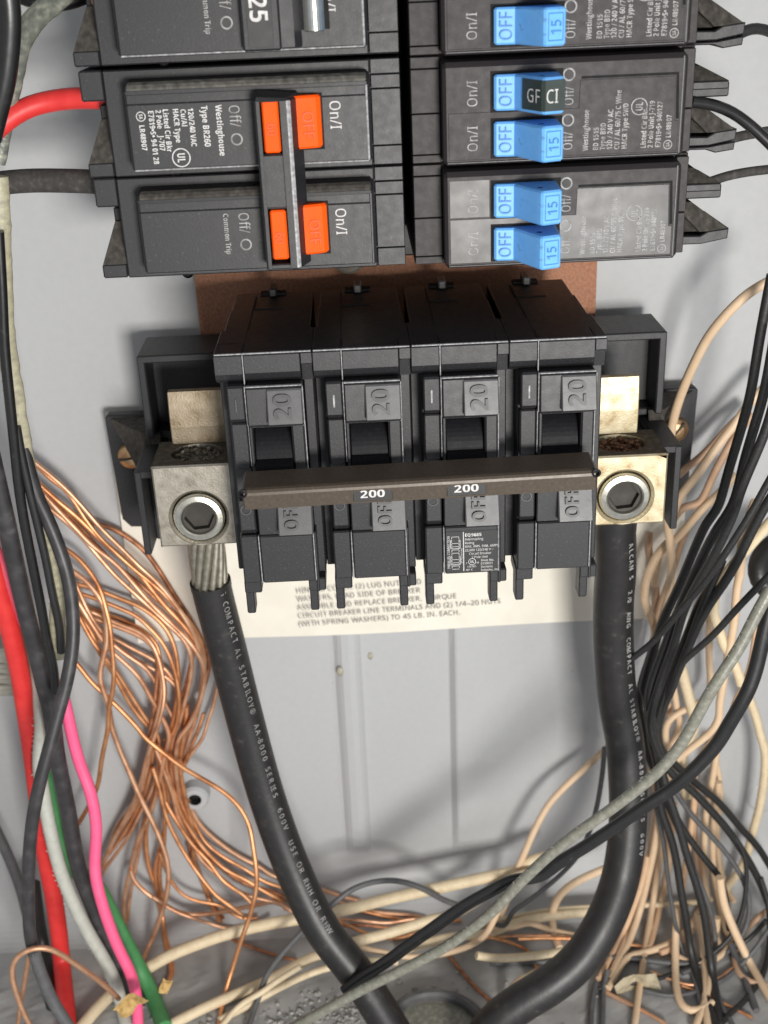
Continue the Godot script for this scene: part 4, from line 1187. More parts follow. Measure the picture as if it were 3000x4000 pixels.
func build_wires() -> void:
	var table := [
	"copper_wire|bare copper wire highest of the fan, running in front of the black bracket corner|wire|bare copper ground wires at the left|copperlight|0.81|-125.3,-53.2,14 -123.3,-55.7,14.2 -119.3,-59.7,14.6 -113.7,-65.8,15.2 -108.6,-72.9,15.8 -103.8,-80,16.9 -97.9,-87,18.1 -92,-94.1,19.4 -85.8,-101.8,19.6 -80.8,-111.2,19 -77,-120.7,18.4 -75.2,-130.6,17.4 -75.1,-139.9,15.5 -78.1,-153.3,13 -82.4,-167.2,10.3 -88.3,-175.1,9.6 -89.6,-186.4,9 -89.4,-196.4,8.6 -88.8,-208.3,8",
	"copper_wire|bare copper wire second in the fan, crossing the cream card towards the thick cable|wire|bare copper ground wires at the left|copper|0.93|-126.1,-61,12 -123.9,-64.1,12 -118.4,-71.1,12 -112,-78.2,12 -106.2,-85.5,12.8 -99.3,-92.1,14.2 -93.2,-98.7,15.6 -89.2,-105.8,16 -85.2,-112.7,16 -79.3,-121.4,16 -75.9,-130.5,15.5 -75.1,-140.6,14.4 -77.4,-152.1,13.1 -82.4,-163.7,11.7 -85.1,-168,11.2 -87.9,-177.8,10.2 -89.8,-188.8,9 -90.2,-199.2,8",
	"copper_wire|bare copper wire third in the fan, bending down at the lower card edge|wire|bare copper ground wires at the left|copperlight|0.85|-127.8,-68.4,10 -125,-71.5,10.2 -119.7,-76.9,10.5 -113.1,-84.4,10.9 -107.5,-92.9,11.8 -102.1,-100.8,12.8 -96.5,-107.1,13.8 -91,-114,14 -85,-121.7,14 -80.7,-127.7,14 -79.1,-135,13.6 -80.8,-145.1,12.4 -84.1,-155.4,11.2 -87.5,-165.9,10 -89.1,-168.8,9.7 -91.9,-178.5,8.9 -93.3,-189.4,8 -92.2,-201.5,7",
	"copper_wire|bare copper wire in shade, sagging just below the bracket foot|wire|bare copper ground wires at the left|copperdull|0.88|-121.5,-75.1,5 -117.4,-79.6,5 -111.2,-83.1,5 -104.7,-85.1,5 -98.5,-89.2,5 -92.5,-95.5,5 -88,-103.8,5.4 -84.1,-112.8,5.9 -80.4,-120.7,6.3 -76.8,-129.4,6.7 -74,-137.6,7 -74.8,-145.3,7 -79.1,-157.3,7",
	"copper_wire|bare copper wire hooked over and falling straight beside the black bundle|wire|bare copper ground wires at the left|copper|0.87|-124.6,-86.4,10 -119.5,-89.2,11.2 -114,-93.1,12.7 -109.8,-99,14.3 -107.2,-103.7,16 -106.1,-108.4,17.6 -105.1,-114,19.4 -104.7,-119.1,20.3 -105.1,-124.4,20.8 -105.5,-134.2,21.7 -107.2,-142.9,21.6 -110,-151.5,20.8 -110.7,-156.9,20.4 -112,-161.6,20.1 -115.7,-173.3,19.1 -119.6,-187.1,18.1 -128.1,-202.8,15.7 -135.3,-213.6,14",
	"copper_wire|bare copper wire inside the hooked one, curving down to a doubled back end|wire|bare copper ground wires at the left|copperlight|1.01|-122,-94.1,12 -118.3,-96.5,13.1 -112.7,-100.3,14.7 -108.4,-105.6,16.4 -106,-111.5,17.9 -106.5,-119,18.5 -107.1,-124.4,18.9 -110.1,-132.4,19.5 -111.5,-139.6,19.9 -110.6,-143.9,19.8 -109.8,-152,19.3 -110.4,-157.3,18.9 -109,-169.1,18.2 -106.6,-179.8,18.5 -103.6,-191.9,19.3 -100.3,-202.6,20.1 -97.5,-213,21.5 -96.4,-222,22.6 -97.3,-231.1,23.7 -99.5,-238.9,24.3 -103.1,-248.4,24.9 -107.6,-258.9,25.5 -109.5,-260.3,32",
	"copper_wire|bare copper wire arching over the lower left card corner into the knot|wire|bare copper ground wires at the left|copper|0.85|-124.9,-104.2,6 -119.2,-106.1,6.3 -110.7,-109.1,6.7 -103.6,-112.6,7.3 -96.4,-115.7,8.4 -90.9,-120,9.5 -86.9,-125.5,10.3 -85.1,-132.2,10.9 -84.9,-139.5,11.5 -85.4,-147,11.9 -87.4,-157,11.1 -90.1,-166.6,10.4 -91.5,-170.7,10.1 -92.6,-179.6,9.5 -91.4,-190.5,8.7 -90,-200.9,8",
	"copper_wire|bare copper wire leaving the bundle beside the black loop and running to the knot|wire|bare copper ground wires at the left|copperlight|0.88|-120.6,-100.7,14 -116.7,-107.2,14.7 -114.4,-112.6,15.2 -110.7,-121.4,16 -107.4,-128.7,15.4 -102.9,-135.2,14.8 -98.8,-141.7,14.2 -96,-150.7,13.5 -93.5,-158.5,12.9 -91.1,-168.5,12.2 -92.7,-174.6,12 -95.2,-182.3,12 -97.9,-191.6,12 -102.3,-204.2,12 -107.4,-213.8,12 -111.3,-223.6,12 -113.7,-231.8,12.2 -116.8,-241.4,12.8 -118.7,-251.3,13.4 -118.8,-259.6,15",
	"copper_wire|bare copper wire second of the pair leaving beside the black loop|wire|bare copper ground wires at the left|copper|0.81|-120.9,-105.7,14 -116.9,-114.8,14 -114.3,-123.5,14 -111.3,-130.5,14 -107.5,-138.3,13.2 -104.7,-146.1,12.4 -101.9,-154.7,11.5 -98.9,-162.7,10.9 -95.6,-169.9,10.6 -96,-176.3,10.5 -96.9,-186.7,10.1 -96.5,-199.7,10 -98,-209.4,10 -99.1,-219.3,10 -100.6,-226,10 -102.7,-233.7,10.8 -103.2,-245.5,12.2 -103.6,-255.8,13.4 -102.4,-260.9,21.3 -98.9,-260.6,32.4 -97.4,-260.3,41.3 -99.1,-260.6,46 -101.2,-260.7,49",
	"copper_wire|bare copper wire outermost of the bunch bent back in a flat loop|wire|bare copper ground wires at the left|copperlight|0.93|-119,-118.1,6 -114.8,-120.5,6.3 -105.3,-124.8,6.8 -98,-127.9,8.2 -93.2,-131.3,9.8 -91.5,-135.9,11 -90.9,-143.6,12.8 -91.2,-148.9,13.9 -92.8,-155.2,15.1 -95.1,-162.6,15.7 -96.6,-166.6,15.4 -98.8,-173.7,14.8 -100.3,-180.2,14.3 -103.4,-188.7,13.3 -107.9,-201.1,11.4 -114.8,-211.8,9.8 -121,-222.2,8.9 -126.1,-233.8,8",
	"copper_wire|bare copper wire middle one of the bunch bent back in a flat loop|wire|bare copper ground wires at the left|copperdull|0.85|-117.5,-119.9,5 -112.8,-122.3,5.3 -106,-124.8,5.7 -99.2,-127.1,6.5 -94.3,-130.1,7.8 -92.2,-134.8,8.9 -92.4,-142.2,10.4 -94.2,-150.2,11.6 -95.5,-158.4,12.9 -97.4,-164.6,12.7 -99.1,-170.8,12.5 -99.9,-179.5,12.1 -103.6,-192.2,10.7 -105.9,-199.2,9.9 -111.8,-207.9,8.7 -117.7,-216.5,7.9 -123.3,-227.1,7",
	"copper_wire|bare copper wire inner one of the bunch bent back in a flat loop|wire|bare copper ground wires at the left|copper|0.88|-116.5,-118.8,4 -110.1,-123.6,4.4 -102.3,-125.5,4.8 -96.5,-128.5,5.3 -92.9,-132.9,6.1 -91.9,-138.4,6.9 -91.3,-147.3,8.1 -91.5,-154.2,8.6 -94.3,-161,9.2 -96.2,-166.8,9.8 -98.8,-177.5,9.7 -101,-187.9,9.3 -104.6,-197.6,8.9 -110.9,-210.3,7.9 -117.8,-221.5,7",
	"copper_wire|bare copper wire lying low behind the doubled bunch at the left|wire|bare copper ground wires at the left|copperlight|0.81|-118.6,-126.2,4 -113.8,-128.1,4.3 -107.5,-131.1,4.7 -101.4,-135.2,5.4 -94.6,-139.2,6.4 -90,-143.8,7 -87.6,-149.4,7 -87.1,-156.8,7 -88.9,-166.1,6.8 -90.7,-171,6.5 -92.8,-177.3,6.2 -95.2,-186.1,5.8 -95.8,-196.9,5.3 -96,-203.7,5",
	"copper_wire|bare copper wire long front one looping out towards the thick left cable|wire|bare copper ground wires at the left|copper|0.9|-126.3,-125,14 -120.1,-134.2,14.8 -115.7,-142.3,15.4 -110.5,-148.8,15.9 -105.3,-155.9,16.5 -100.5,-163.1,17.1 -99.9,-165.1,17.2 -93.2,-172.6,17.9 -86.1,-178.3,20.1 -78.7,-182.3,22.5 -70.8,-187,25.1 -65.4,-192.2,27.9 -62.5,-197.9,30.8 -61.6,-204.8,33.9 -60.8,-212.9,37.5 -61.4,-221,39.3 -64.7,-231.9,41.4 -68.6,-241.5,43.3 -72.6,-252.7,45.4 -76,-260.5,51.7 -76.6,-260.3,66",
	"copper_wire|bare copper wire passing close behind the thick left cable near the knot|wire|bare copper ground wires at the left|copperlight|0.73|-67.3,-140.4,6 -71.9,-151.6,6 -74.3,-160.1,6.8 -77.5,-167.8,8 -79.3,-173.4,8.4 -85.2,-181.2,8.9 -88.4,-186.9,8.5 -90.5,-193.4,8.1 -91.1,-204,7.1 -88.9,-213.3,6",
	"copper_wire|bare copper wire steep one entering the knot from the upper right|wire|bare copper ground wires at the left|copper|0.88|-83.8,-158.3,10 -84.3,-162.8,10 -87.4,-173.3,10 -89.3,-184.4,9.7 -89.3,-195.9,9.2 -88.4,-211.3,8.5 -87.4,-220.1,8.1 -89.3,-230.6,7.6 -87.3,-243.4,7 -84.9,-255.1,8 -80.6,-259.1,14.5",
	"copper_wire|bare copper wire running down right of the knot, partly behind others|wire|bare copper ground wires at the left|copperlight|0.81|-79.8,-159.9,8 -80.9,-164.4,8 -85.4,-175.8,7.8 -89.3,-187.2,7 -91.2,-198.1,6.3 -89.4,-210.3,5.5 -88.5,-217.5,5",
	"copper_wire|bare copper wire sweeping right from the knot along the enclosure bottom|wire|bare copper ground wires at the left|copperdull|0.93|-98.2,-171.8,9 -95.8,-183.3,8.5 -93.9,-194.9,8 -92.5,-205.1,7.5 -89.7,-215.7,7.1 -85.5,-227.1,7.9 -78.8,-235.3,8.9 -71.2,-242.3,10.4 -61.9,-245.9,11.9 -55.4,-249,12 -53.8,-251.5,12 -43.8,-257.1,12",
	"copper_wire|bare copper wire second one sweeping right from the knot below the first|wire|bare copper ground wires at the left|copper|0.85|-95.9,-176.7,11 -93,-194.9,10.1 -91.7,-206.5,10 -88.2,-216.7,10 -83.1,-226.4,10.9 -76.4,-234.5,12 -68.7,-239.3,12.9 -61.7,-245,13.9 -55.4,-249.8,14 -55.3,-252.5,14 -46.8,-258.9,14",
	"copper_wire|bare copper wire highest one sweeping right, vanishing behind the thick cable|wire|bare copper ground wires at the left|copperlight|0.88|-90.2,-199.1,5 -87.1,-213.4,5 -83.2,-221.2,5 -76.6,-229.3,5 -69.7,-235.9,5 -63.8,-239.7,5.1 -58.5,-245,5.4 -40.5,-251.9,6.2 -31.6,-254.7,8.2 -24.2,-256.4,9.5",
	"copper_wire|bare copper wire straight one from the knot to the cream cable in front|wire|bare copper ground wires at the left|copper|0.83|-98.7,-182.1,14 -97.1,-190.9,15 -96.2,-201.3,16 -93.4,-212,17.2 -89.1,-222.5,18.8 -84.5,-230.3,20.8 -79.8,-237.7,22.4 -73,-244.1,23.4 -69.3,-248.2,24",
	"copper_wire|bare copper wire shallow arc from the hanging strand towards the right|wire|bare copper ground wires at the left|copperlight|0.93|-113.2,-230.2,14 -112.9,-234.2,14.4 -108.9,-240.6,15.2 -102.1,-246.4,16 -94.7,-252.3,16 -83.3,-253.4,15.6 -73.2,-252.6,14.4 -66.4,-252,13.7 -55.5,-251.2,12.4 -54.2,-256.4,12",
	"copper_wire|bare copper wire short arc joining the low sweep near the bottom|wire|bare copper ground wires at the left|copper|0.68|-101.4,-224.2,12 -98.6,-236.1,13.3 -94.1,-244.5,14 -87.7,-248.4,14 -79.8,-250.7,14 -72.4,-258.4,14 -65.5,-258,14",
	"copper_wire|bare copper wire lowest arc of the sweep above the cream cable|wire|bare copper ground wires at the left|copperlight|0.7|-105.2,-240.9,18 -99.3,-247.4,18 -91.8,-252.3,18 -83.6,-257.5,16.9 -77.1,-260.5,17.1 -68.2,-259.8,16.5 -59.9,-257.3,16",
	"copper_wire|bare copper wire short slack piece under the cream cable|wire|bare copper ground wires at the left|copperdull|0.64|-78.2,-261.1,20 -72.4,-260.7,24.5 -64.8,-260.8,28.5 -56.6,-260.9,32.5 -49.2,-260.9,35",
	"copper_wire|bare copper wire hanging behind the knot on its left side|wire|bare copper ground wires at the left|copper|0.93|-95.9,-181.9,6 -97.6,-190.6,6 -101.5,-200.9,6 -105.5,-212.2,6 -107.4,-223.3,6.7 -107.4,-235.8,8.2 -104.9,-244.6,9.2 -102,-250.3,10",
	"copper_wire|bare copper wire slanting left from the knot towards the pink wire|wire|bare copper ground wires at the left|copperlight|0.73|-96.3,-182.9,9 -101,-195.3,9 -106.9,-206.3,9 -112.1,-216,9 -116.3,-222.6,8.8 -122.1,-230.3,8.4 -126.5,-237.2,8",
	"copper_wire|bare copper wire on the enclosure bottom right of the thick left cable, upper|wire|bare copper wires lying on the enclosure bottom|copper|0.7|-37.8,-257.6,14 -28,-256.3,14 -16.9,-259.5,14.5 -5.9,-260.4,17.5 3.7,-260.5,18.5 16.3,-260.5,19",
	"copper_wire|bare copper wire on the enclosure bottom right of the thick left cable, middle|wire|bare copper wires lying on the enclosure bottom|copperlight|0.64|-36.1,-255.4,20 -24.4,-256.7,20 -13.4,-259.1,19.8 -2.2,-258.5,18.7 5.1,-260.7,19.5",
	"copper_wire|bare copper wire on the enclosure bottom right of the thick left cable, lowest|wire|bare copper wires lying on the enclosure bottom|copper|0.74|-34.3,-250.2,26 -28.7,-253.5,26 -20.2,-258.9,26 -10,-260.8,26.7 1.2,-259.4,24",
	"copper_wire|bare copper wire running straight right above the corroded wire end|wire|bare copper wires lying on the enclosure bottom|copperlight|0.68|19,-260.6,30 26.3,-259.7,30 33.5,-259.5,30 35.1,-259.3,30 47.2,-259.8,30 62.2,-260.7,31",
	"copper_wire|bare copper wire dropping in a curve left of the corroded wire end|wire|bare copper wires lying on the enclosure bottom|copperdull|0.7|7.8,-260.7,33 9.7,-260.5,37.1 14.5,-260.7,46.6 18.7,-260.6,54.2 25.3,-260.7,63.2 28.6,-260.5,69.5",
	"copper_wire|bare copper wire curving down behind the cream wire beside the right cable|wire|bare copper wires lying on the enclosure bottom|copper|0.64|25.1,-255.2,34 32.9,-257,35.1 40,-260.6,36.3 40.2,-260.8,37 42.2,-260.7,43.5 43.2,-260.8,52.5",
	"copper_wire|bare copper wire slanting across the lower right corner|wire|bare copper wires lying on the enclosure bottom|copperlight|0.74|65.9,-260.8,58.5 72.7,-260.8,64 80.3,-260.5,70.5 84.8,-260.5,75",
	"copper_wire|bare copper wire slanting under the black wires at the lower right|wire|bare copper wires lying on the enclosure bottom|copper|0.58|94.9,-260.9,57.5 102.3,-261,62.3 108.2,-260.6,67.3 116.3,-260.8,74",
	"copper_wire|bare copper wire bright, slanting below the small black loop|wire|bare copper wires lying on the enclosure bottom|copperlight|0.6|85.1,-261,50 91,-260.6,54.5 99.4,-260.7,58 108.8,-260.9,55.5 117.5,-260.7,49.5",
	"red_cable|thick red insulated cable falling down the left edge|cable|insulated wires bundled at the left edge|red|3.3|-130.5,-60.4,52 -130.3,-76.4,49 -130.7,-92,46.2 -130.9,-105,43.9 -131.5,-120.1,41.4 -132.8,-135.8,38.9 -134.4,-153.9,36.2 -136.2,-172.6,33.8 -137.6,-190.9,32.9 -138.6,-209.9,32 -138.4,-226.2,32.9 -138.9,-242.1,33.6 -139.7,-256,34.6 -135.9,-257.9,48.6 -133.4,-258.1,56.9 -130.7,-257.8,68",
	"pink_wire|pink insulated wire running behind the left black bundle|wire|insulated wires bundled at the left edge|pinkdark|2|-128.9,-70.3,50 -128.1,-74.7,49.1 -127.4,-82.9,47.6 -126.3,-92.4,45.9 -125.4,-101.7,45 -121.9,-105.1,44.5 -121,-119.1,44 -119,-126.9,44 -117.7,-131.7,44",
	"pink_wire|bright pink insulated wire snaking down beside the black cable|wire|insulated wires bundled at the left edge|pink|2.05|-117.9,-128.5,44 -117.3,-136,44.6 -116.8,-145.2,45.3 -115.6,-155.9,46.2 -113.7,-163.4,47.5 -112.7,-172.5,48.9 -112.9,-180.8,50.2 -114.5,-191.5,52.8 -114.7,-198.8,54.5 -113.5,-207.9,56.4 -111.8,-217.5,57.9 -109.5,-227.2,59.3 -106.7,-236.2,60.7 -105.5,-244.9,61.9 -105.9,-259.2,65",
	"green_cable|green insulated cable thickening towards the bottom edge|cable|insulated wires bundled at the left edge|green|3|-130.9,-129.6,34 -129.8,-139.3,34 -129.3,-149.2,34 -129.5,-164.1,34.3 -129.5,-178.9,35.2 -130,-192.3,36.1 -128.8,-205.5,37.8 -124.4,-210.2,38.7 -119.5,-215,39.7 -115.8,-226,41.2 -111.6,-239.6,43 -107.4,-253,44.4 -102.5,-258.6,51.6 -96,-258.3,66.5",
	"grey_cable|pale grey cable with a frayed edge beside the green one|cable|insulated wires bundled at the left edge|greywhite|2.4|-127.4,-103.1,36 -127.2,-112.5,36.7 -127.6,-125,37.7 -127.9,-137.4,39.3 -128.4,-144.7,40.4 -130.7,-156.4,42.1 -130.8,-168.5,43.9 -130.3,-180.8,45.7 -129.2,-194.1,47.7 -127.6,-203.7,49.1 -125.2,-213.5,50.5 -122.1,-223.5,52 -118.3,-233.5,53.5 -115.2,-243.4,54.4 -113.6,-254.5,55.1 -110,-258.8,65",
	"black_cable|wide glossy black cable down the middle of the left bundle|cable|insulated wires bundled at the left edge|graphite|2.8|-120.7,-28.4,62 -120.8,-43.9,60 -120.9,-58.7,58.3 -121.5,-75.6,55.5 -121.9,-91.7,52.9 -121.7,-106.6,51.1 -121.6,-120.8,49.6 -121.4,-133.2,48.4 -122.5,-150.6,47.4 -122.6,-163.4,46.8 -122.7,-176.6,46.1 -122.8,-189.4,46.5 -122.4,-201.4,47 -120.6,-212,47.5 -118.5,-222.7,48.1 -115.4,-233.3,49.2 -113.1,-244,50.2 -110,-253,51.1 -106.3,-258.5,55.5",
	"black_wire|black wire at the outer left of the frayed sheath|wire|insulated wires bundled at the left edge|blackgloss|1.5|-106.6,29.2,64 -108.6,13.6,63.3 -110.9,-2.7,62.5 -112.5,-19.9,61.5 -113.9,-34.4,60.3 -114.9,-44.9,59.5 -115.5,-56.6,58.6 -115.8,-71.2,57.2 -116.1,-86.6,55.5 -116.6,-101.5,54 -116.6,-112.6,52.9 -117.6,-122.1,52",
	"black_wire|black wire looping in front of the left bundle and turning grey|wire|insulated wires bundled at the left edge|graphite|2.1|-112.5,-34.6,56 -112.2,-42.6,56 -111.4,-50.2,56 -109.3,-58.1,56 -107.2,-66.7,56.8 -105.5,-76,58.3 -105.2,-86.3,59.8 -106,-96.9,62.7 -108.5,-107.7,66.1 -111.6,-116.5,68.9 -114.1,-123.4,71.1 -117,-131.5,73.6 -120.4,-140.8,76.1 -124,-152.3,76.9 -127.3,-166.4,77.7 -130.2,-182.4,78 -132.4,-199.2,78 -132.5,-207.9,78",
	"grey_wire|grey wire continuing below the pale splice at the lower left|wire|insulated wires bundled at the left edge|greydark|2.1|-132.5,-206.6,78 -132.1,-212.4,78 -131.6,-217.8,78 -130.3,-226.8,78.1 -127.9,-234.3,79 -124.8,-241.9,80",
	"frayed_sheath|yellowed clear sheath with a frayed edge along the left bundle|sheath|insulated wires bundled at the left edge|sheath|2.6|-104.8,43,62 -106.3,31.6,61.1 -108.6,17.2,60 -110.7,2.8,59 -111.7,-8,58.2 -111.9,-17.2,57.6 -112.4,-30.9,56.7 -112.7,-46.1,55.4 -111.7,-51.7,54.7 -111.1,-58.1,53.9 -110.8,-68.1,52.7 -110.7,-78.2,51.8 -111.5,-87.3,51.3 -113.2,-96,50.8 -114.3,-103.9,50.3 -114.9,-110.3,50",
	"black_wire|thin black wire squeezed between sheath and loop wire|wire|insulated wires bundled at the left edge|black|1.3|-112.3,-27.1,60 -112.6,-35,59.3 -112.5,-45.5,58.5 -112.1,-59.2,57.4 -111.8,-71.8,56.4 -111.9,-84.4,55.5 -111.7,-96.3,54.7 -112.9,-105.9,54",
	"grey_wire|dull grey wire slanting in at the far left edge|wire|insulated wires bundled at the left edge|greydark|2|-161.1,-195.4,20 -158.7,-206.7,20 -156.4,-219.3,20 -154.8,-232.7,20.4 -154,-247.9,21.3 -152.6,-259.7,22",
	"black_cable|black cable standing dark behind the red one at the bottom|cable|insulated wires bundled at the left edge|black|2.6|-148.2,-225.9,24 -148.7,-239.8,25 -148.9,-254,25.9 -145.4,-259,36.3 -139.5,-258.9,53",
	"copper_wire|bare copper wire bent in a hoop at the lower left corner|wire|insulated wires bundled at the left edge|copperpale|0.95|-136.5,-235.6,84 -138.2,-226.8,84 -139,-216.6,84 -138.9,-209.5,83.5 -136.4,-204.3,82.9 -132.8,-202.4,82.4 -128.9,-201.8,81.8 -125.3,-204.9,80.1 -121.7,-211.5,77.9 -118.4,-218.1,75.9 -115.4,-225.4,73.2 -111.9,-235.1,70 -110.1,-241.4,68",
	"copper_wire|copper wire standing upright inside the corner hoop|wire|insulated wires bundled at the left edge|copperpale|0.85|-147,-250.5,70 -144.3,-240,70 -140.9,-228.6,70.2 -137.8,-218.3,71.2 -136.6,-215,71.6 -133.9,-211.6,72",
	"black_cable|heavy black cable crossing the upper left corner|cable|insulated wires bundled at the left edge|blackgloss|2.6|-90.2,88,80 -90.6,82.1,79.3 -92.3,75.1,78.4 -94.8,67.3,77.5 -98,60.5,76.7 -101,54,76",
	"grey_sheath|worn grey green sheath bending out of the upper left corner|sheath|insulated wires bundled at the left edge|sheathgreen|2.8|-78,87.4,70 -82.1,84.4,68.4 -87.2,81.2,66.6 -91.1,77.9,65 -94.2,73.1,63.2 -96.9,67.1,61.5 -99.4,61.6,60.6 -102.3,54.2,60 -105.5,46.3,60",
	"black_wire|dark wire crossing behind the sheath at the top edge|wire|insulated wires bundled at the left edge|black|1.8|-75.9,86.1,40 -82.5,83.4,42.4 -88.8,82.6,44.3 -93.8,83.7,45.2 -97.4,86,46",
	"cream_wire|short cream wire showing in the upper left corner|wire|insulated wires bundled at the left edge|beige|1.2|-94.4,86.8,60 -94.3,83.6,60 -94.4,81,60 -95.1,77.8,60",
	"red_wire|red insulated wire entering the left breaker above its terminal|wire|wires feeding the left breakers|red|2.7|-70.7,60.8,62 -73.8,60.7,61.3 -78,61,60.4 -84.2,61,59 -90.4,60.4,58.4 -96.2,59.1,59.8 -100.4,56.8,60.9 -104.2,54,62",
	"black_wire|black insulated wire entering the lower left breaker terminal|wire|wires feeding the left breakers|blackdusty|3.1|-76.5,40,62 -80.8,40.4,61.2 -90.2,40.8,59.5 -98.4,40.9,58 -105.8,40.6,58 -108.9,40.3,58",
	"copper_wire|short copper wire end bent over the top left breaker|wire||copperpale|1.1|-72.4,85.6,70 -71.9,83.6,71.6 -71.2,81.8,72 -70.4,81.6,72 -70,82,72",
	"cream_cable|thick cream cable rising from lower left across the bottom|cable|cream cables lying across the enclosure bottom|cream|2.3|-127.3,-259,64.5 -123.2,-258.9,56.4 -119.4,-259.2,50 -113,-259.1,42.2 -105.9,-256.3,39.6 -97.2,-252.2,37.8 -84.2,-248.8,35.2 -71.1,-246.3,33.1 -56.9,-244.8,31.4 -45.4,-244.5,30 -31,-242.6,29.1 -12.9,-239,28 5.2,-236.2,26.9 23.2,-233.3,25.8 38.4,-231.1,24.8 41.5,-227.4,24.6 50.5,-225.5,24",
	"cream_cable|second cream cable below, passing behind the thick left cable|cable|cream cables lying across the enclosure bottom|cream|2|-96.9,-259.6,66 -85.9,-259.4,59.2 -73.9,-259.4,52.9 -64.7,-259.5,48.5 -57.1,-257.1,46.9 -45.5,-252.1,44.4 -38.4,-250.3,42.9 -27,-247.9,40.6 -13.5,-246.8,37.9 -2.8,-245.4,35.7 4.5,-244.1,34.3 11.7,-244,32.9 34.8,-229.9,30.6 43.7,-228.1,30",
	"cream_wire|thin cream wire under the two cream cables at bottom left|wire|cream cables lying across the enclosure bottom|cream|1.1|-76.4,-260,67 -70.1,-258.3,58.9 -63.6,-254.1,58.1 -61.1,-253.1,57.7 -55.2,-249.4,56.2 -46.1,-245,54",
	"cream_wire|cream wire passing right of the thick left cable low down|wire|cream cables lying across the enclosure bottom|beige|1.2|-27.1,-248.9,40 -21.6,-251.4,40.7 -13.9,-253.4,41.5 -3.4,-255.6,42 7.2,-254.5,42 17.1,-250.4,43 23.4,-244.5,43.8 26.3,-238.2,42.9 29.9,-231.1,41.2 32.1,-226,40",
	"cream_wire|cream wire lying level behind the right cable|wire|cream cables lying across the enclosure bottom|cream|1.1|19.5,-260.2,24.5 30.7,-257.4,23.3 41.4,-256,22.6 51.4,-255,22 67,-255.3,21 79.5,-256.1,20.3 98.4,-257.7,19.1 111.1,-258,18.4 117.3,-257.2,18",
	"corroded_wire|cream wire with a rusty corroded end right of the cables|wire||cream|1.5|18.6,-242.1,56 24.8,-244.4,55.5 32.4,-245.4,54.8 43.4,-245.8,53.7 55.2,-246,51.6 64.7,-246.4,50",
	"cream_wire|cream wire bent in a hook at the bottom beside the right cable|wire|cream cables lying across the enclosure bottom|beige|1.3|54.8,-247.7,54 47.1,-249.9,55.8 38.8,-250.8,57.7 32.5,-254.3,58.7 29.9,-258,59.1 27.3,-259.9,63.2 28.4,-260.3,65.5",
	"grey_wire|dark grey wire arching low behind the thick left cable|wire|grey wires arching behind the cables|greydark|1.1|-66.1,-260.2,68.5 -62.6,-257.2,56.2 -58.7,-248.3,53.5 -52.8,-241.4,50.7 -45.6,-234.9,47.8 -38.4,-229.1,45 -32.8,-226.2,42.7 -27.1,-222.8,40.1 -18.8,-222.3,36.9 -9.1,-224.9,33.8 -0,-230.3,32.4 8.4,-238.1,31.1 15.5,-242.8,30",
	"grey_wire|dark grey wire passing down left of the right cable|wire|grey wires arching behind the cables|greydark|0.95|69.9,-177.6,22 69.6,-185.6,22.5 68.9,-193.7,23 67.7,-203.3,23.5 65.6,-212.8,24.2 61.5,-223.3,25.6 54.9,-231.5,26.9 47.1,-238.2,28.3 39.8,-243.6,29.5 35,-246.5,30.2 31.9,-253.7,31.1 26.1,-248.7,32",
	"grey_wire|level dark wire leaving the right cable at the lower right|wire||greydark|1.2|24.9,-259.9,42.5 31.9,-260.4,43 33.5,-260.3,42.4 45.2,-260.4,43.1 57,-260.3,43.3 74.8,-260.1,43.2 86.2,-260.3,45.4 97.4,-260.4,47.6 103.3,-259.9,47.7 114.1,-260.4,41",
	"grey_wire|grey wire coming out under the right cable, outer one|wire||greydark|1|68.2,-256.9,52 65.8,-260.6,57.2 63.8,-260.4,66 61.6,-260.6,76",
	"grey_wire|grey wire coming out under the right cable, inner one|wire||greydark|1|63.5,-260.2,54.5 61.3,-260.4,60.1 59.4,-260.6,66.8 57.4,-260.3,76",
	"grey_green_wire|long grey green wire slanting across in front of both thick cables|wire|two long wires crossing diagonally at the lower right|greygreen|1.75|-48.2,-242.7,84 -35.5,-233.7,84.7 -23.7,-225.3,85.4 -13.5,-218.8,86 -4.7,-213.1,86.5 4.7,-206.6,87.1 13.9,-198.3,87.7 21.7,-189.8,88.3 27.6,-181.4,88.8 33.3,-174,89.2 39.5,-166.5,89.7 46.9,-158.8,90.3 53.4,-152.9,90.8 59.7,-147,91.2 65.5,-141.1,91.7 69.8,-136.3,92 74.2,-130.6,92 77.9,-123.8,92 81,-116.2,92 83,-110.9,92 85.8,-104.7,91.9 89.2,-99.1,91.1 92.6,-93.1,90.3 95.5,-86.4,89.4 97.7,-81.6,88.7 100.3,-76.5,88",
	"black_cable|long black cable slanting beside the grey green wire, with a kink|cable|two long wires crossing diagonally at the lower right|blackgloss|2.3|-29.1,-232.7,78 -22.4,-226,78.5 -13.9,-219.1,79 -6.7,-212,79.5 0.9,-205.1,80.1 8.4,-198.1,80.6 14.6,-192.9,81 20.7,-188.6,81.5 27.9,-183.9,81.9 36.8,-182,83 42.6,-175.8,83.9 49.7,-169.7,85 57.6,-162.4,86.1 64,-156.6,86.6 69.5,-151.5,87.1 75.3,-146.8,87.5 81,-140.6,88 85.8,-134.5,88 89.6,-128.8,88 92.1,-122.5,88 94.6,-116.9,88 97.1,-110.6,87.8 98.9,-104.4,86.9 100,-97.4,86.1 101.1,-90.4,85.2 102.8,-81.7,84",
	"beige_wire|beige insulated wire arching from the right bracket up to the right edge|wire|beige wires at the right|beige|1.495|87.4,-55.3,20 87.3,-47.3,23.1 88,-39.5,26.2 89.1,-32.3,29.3 90.5,-25.4,32.4 92.1,-18.6,35.6 94.5,-12.4,38.9 98.5,-6.3,41.1 102.8,-1.7,42.5 108.4,1.7,44",
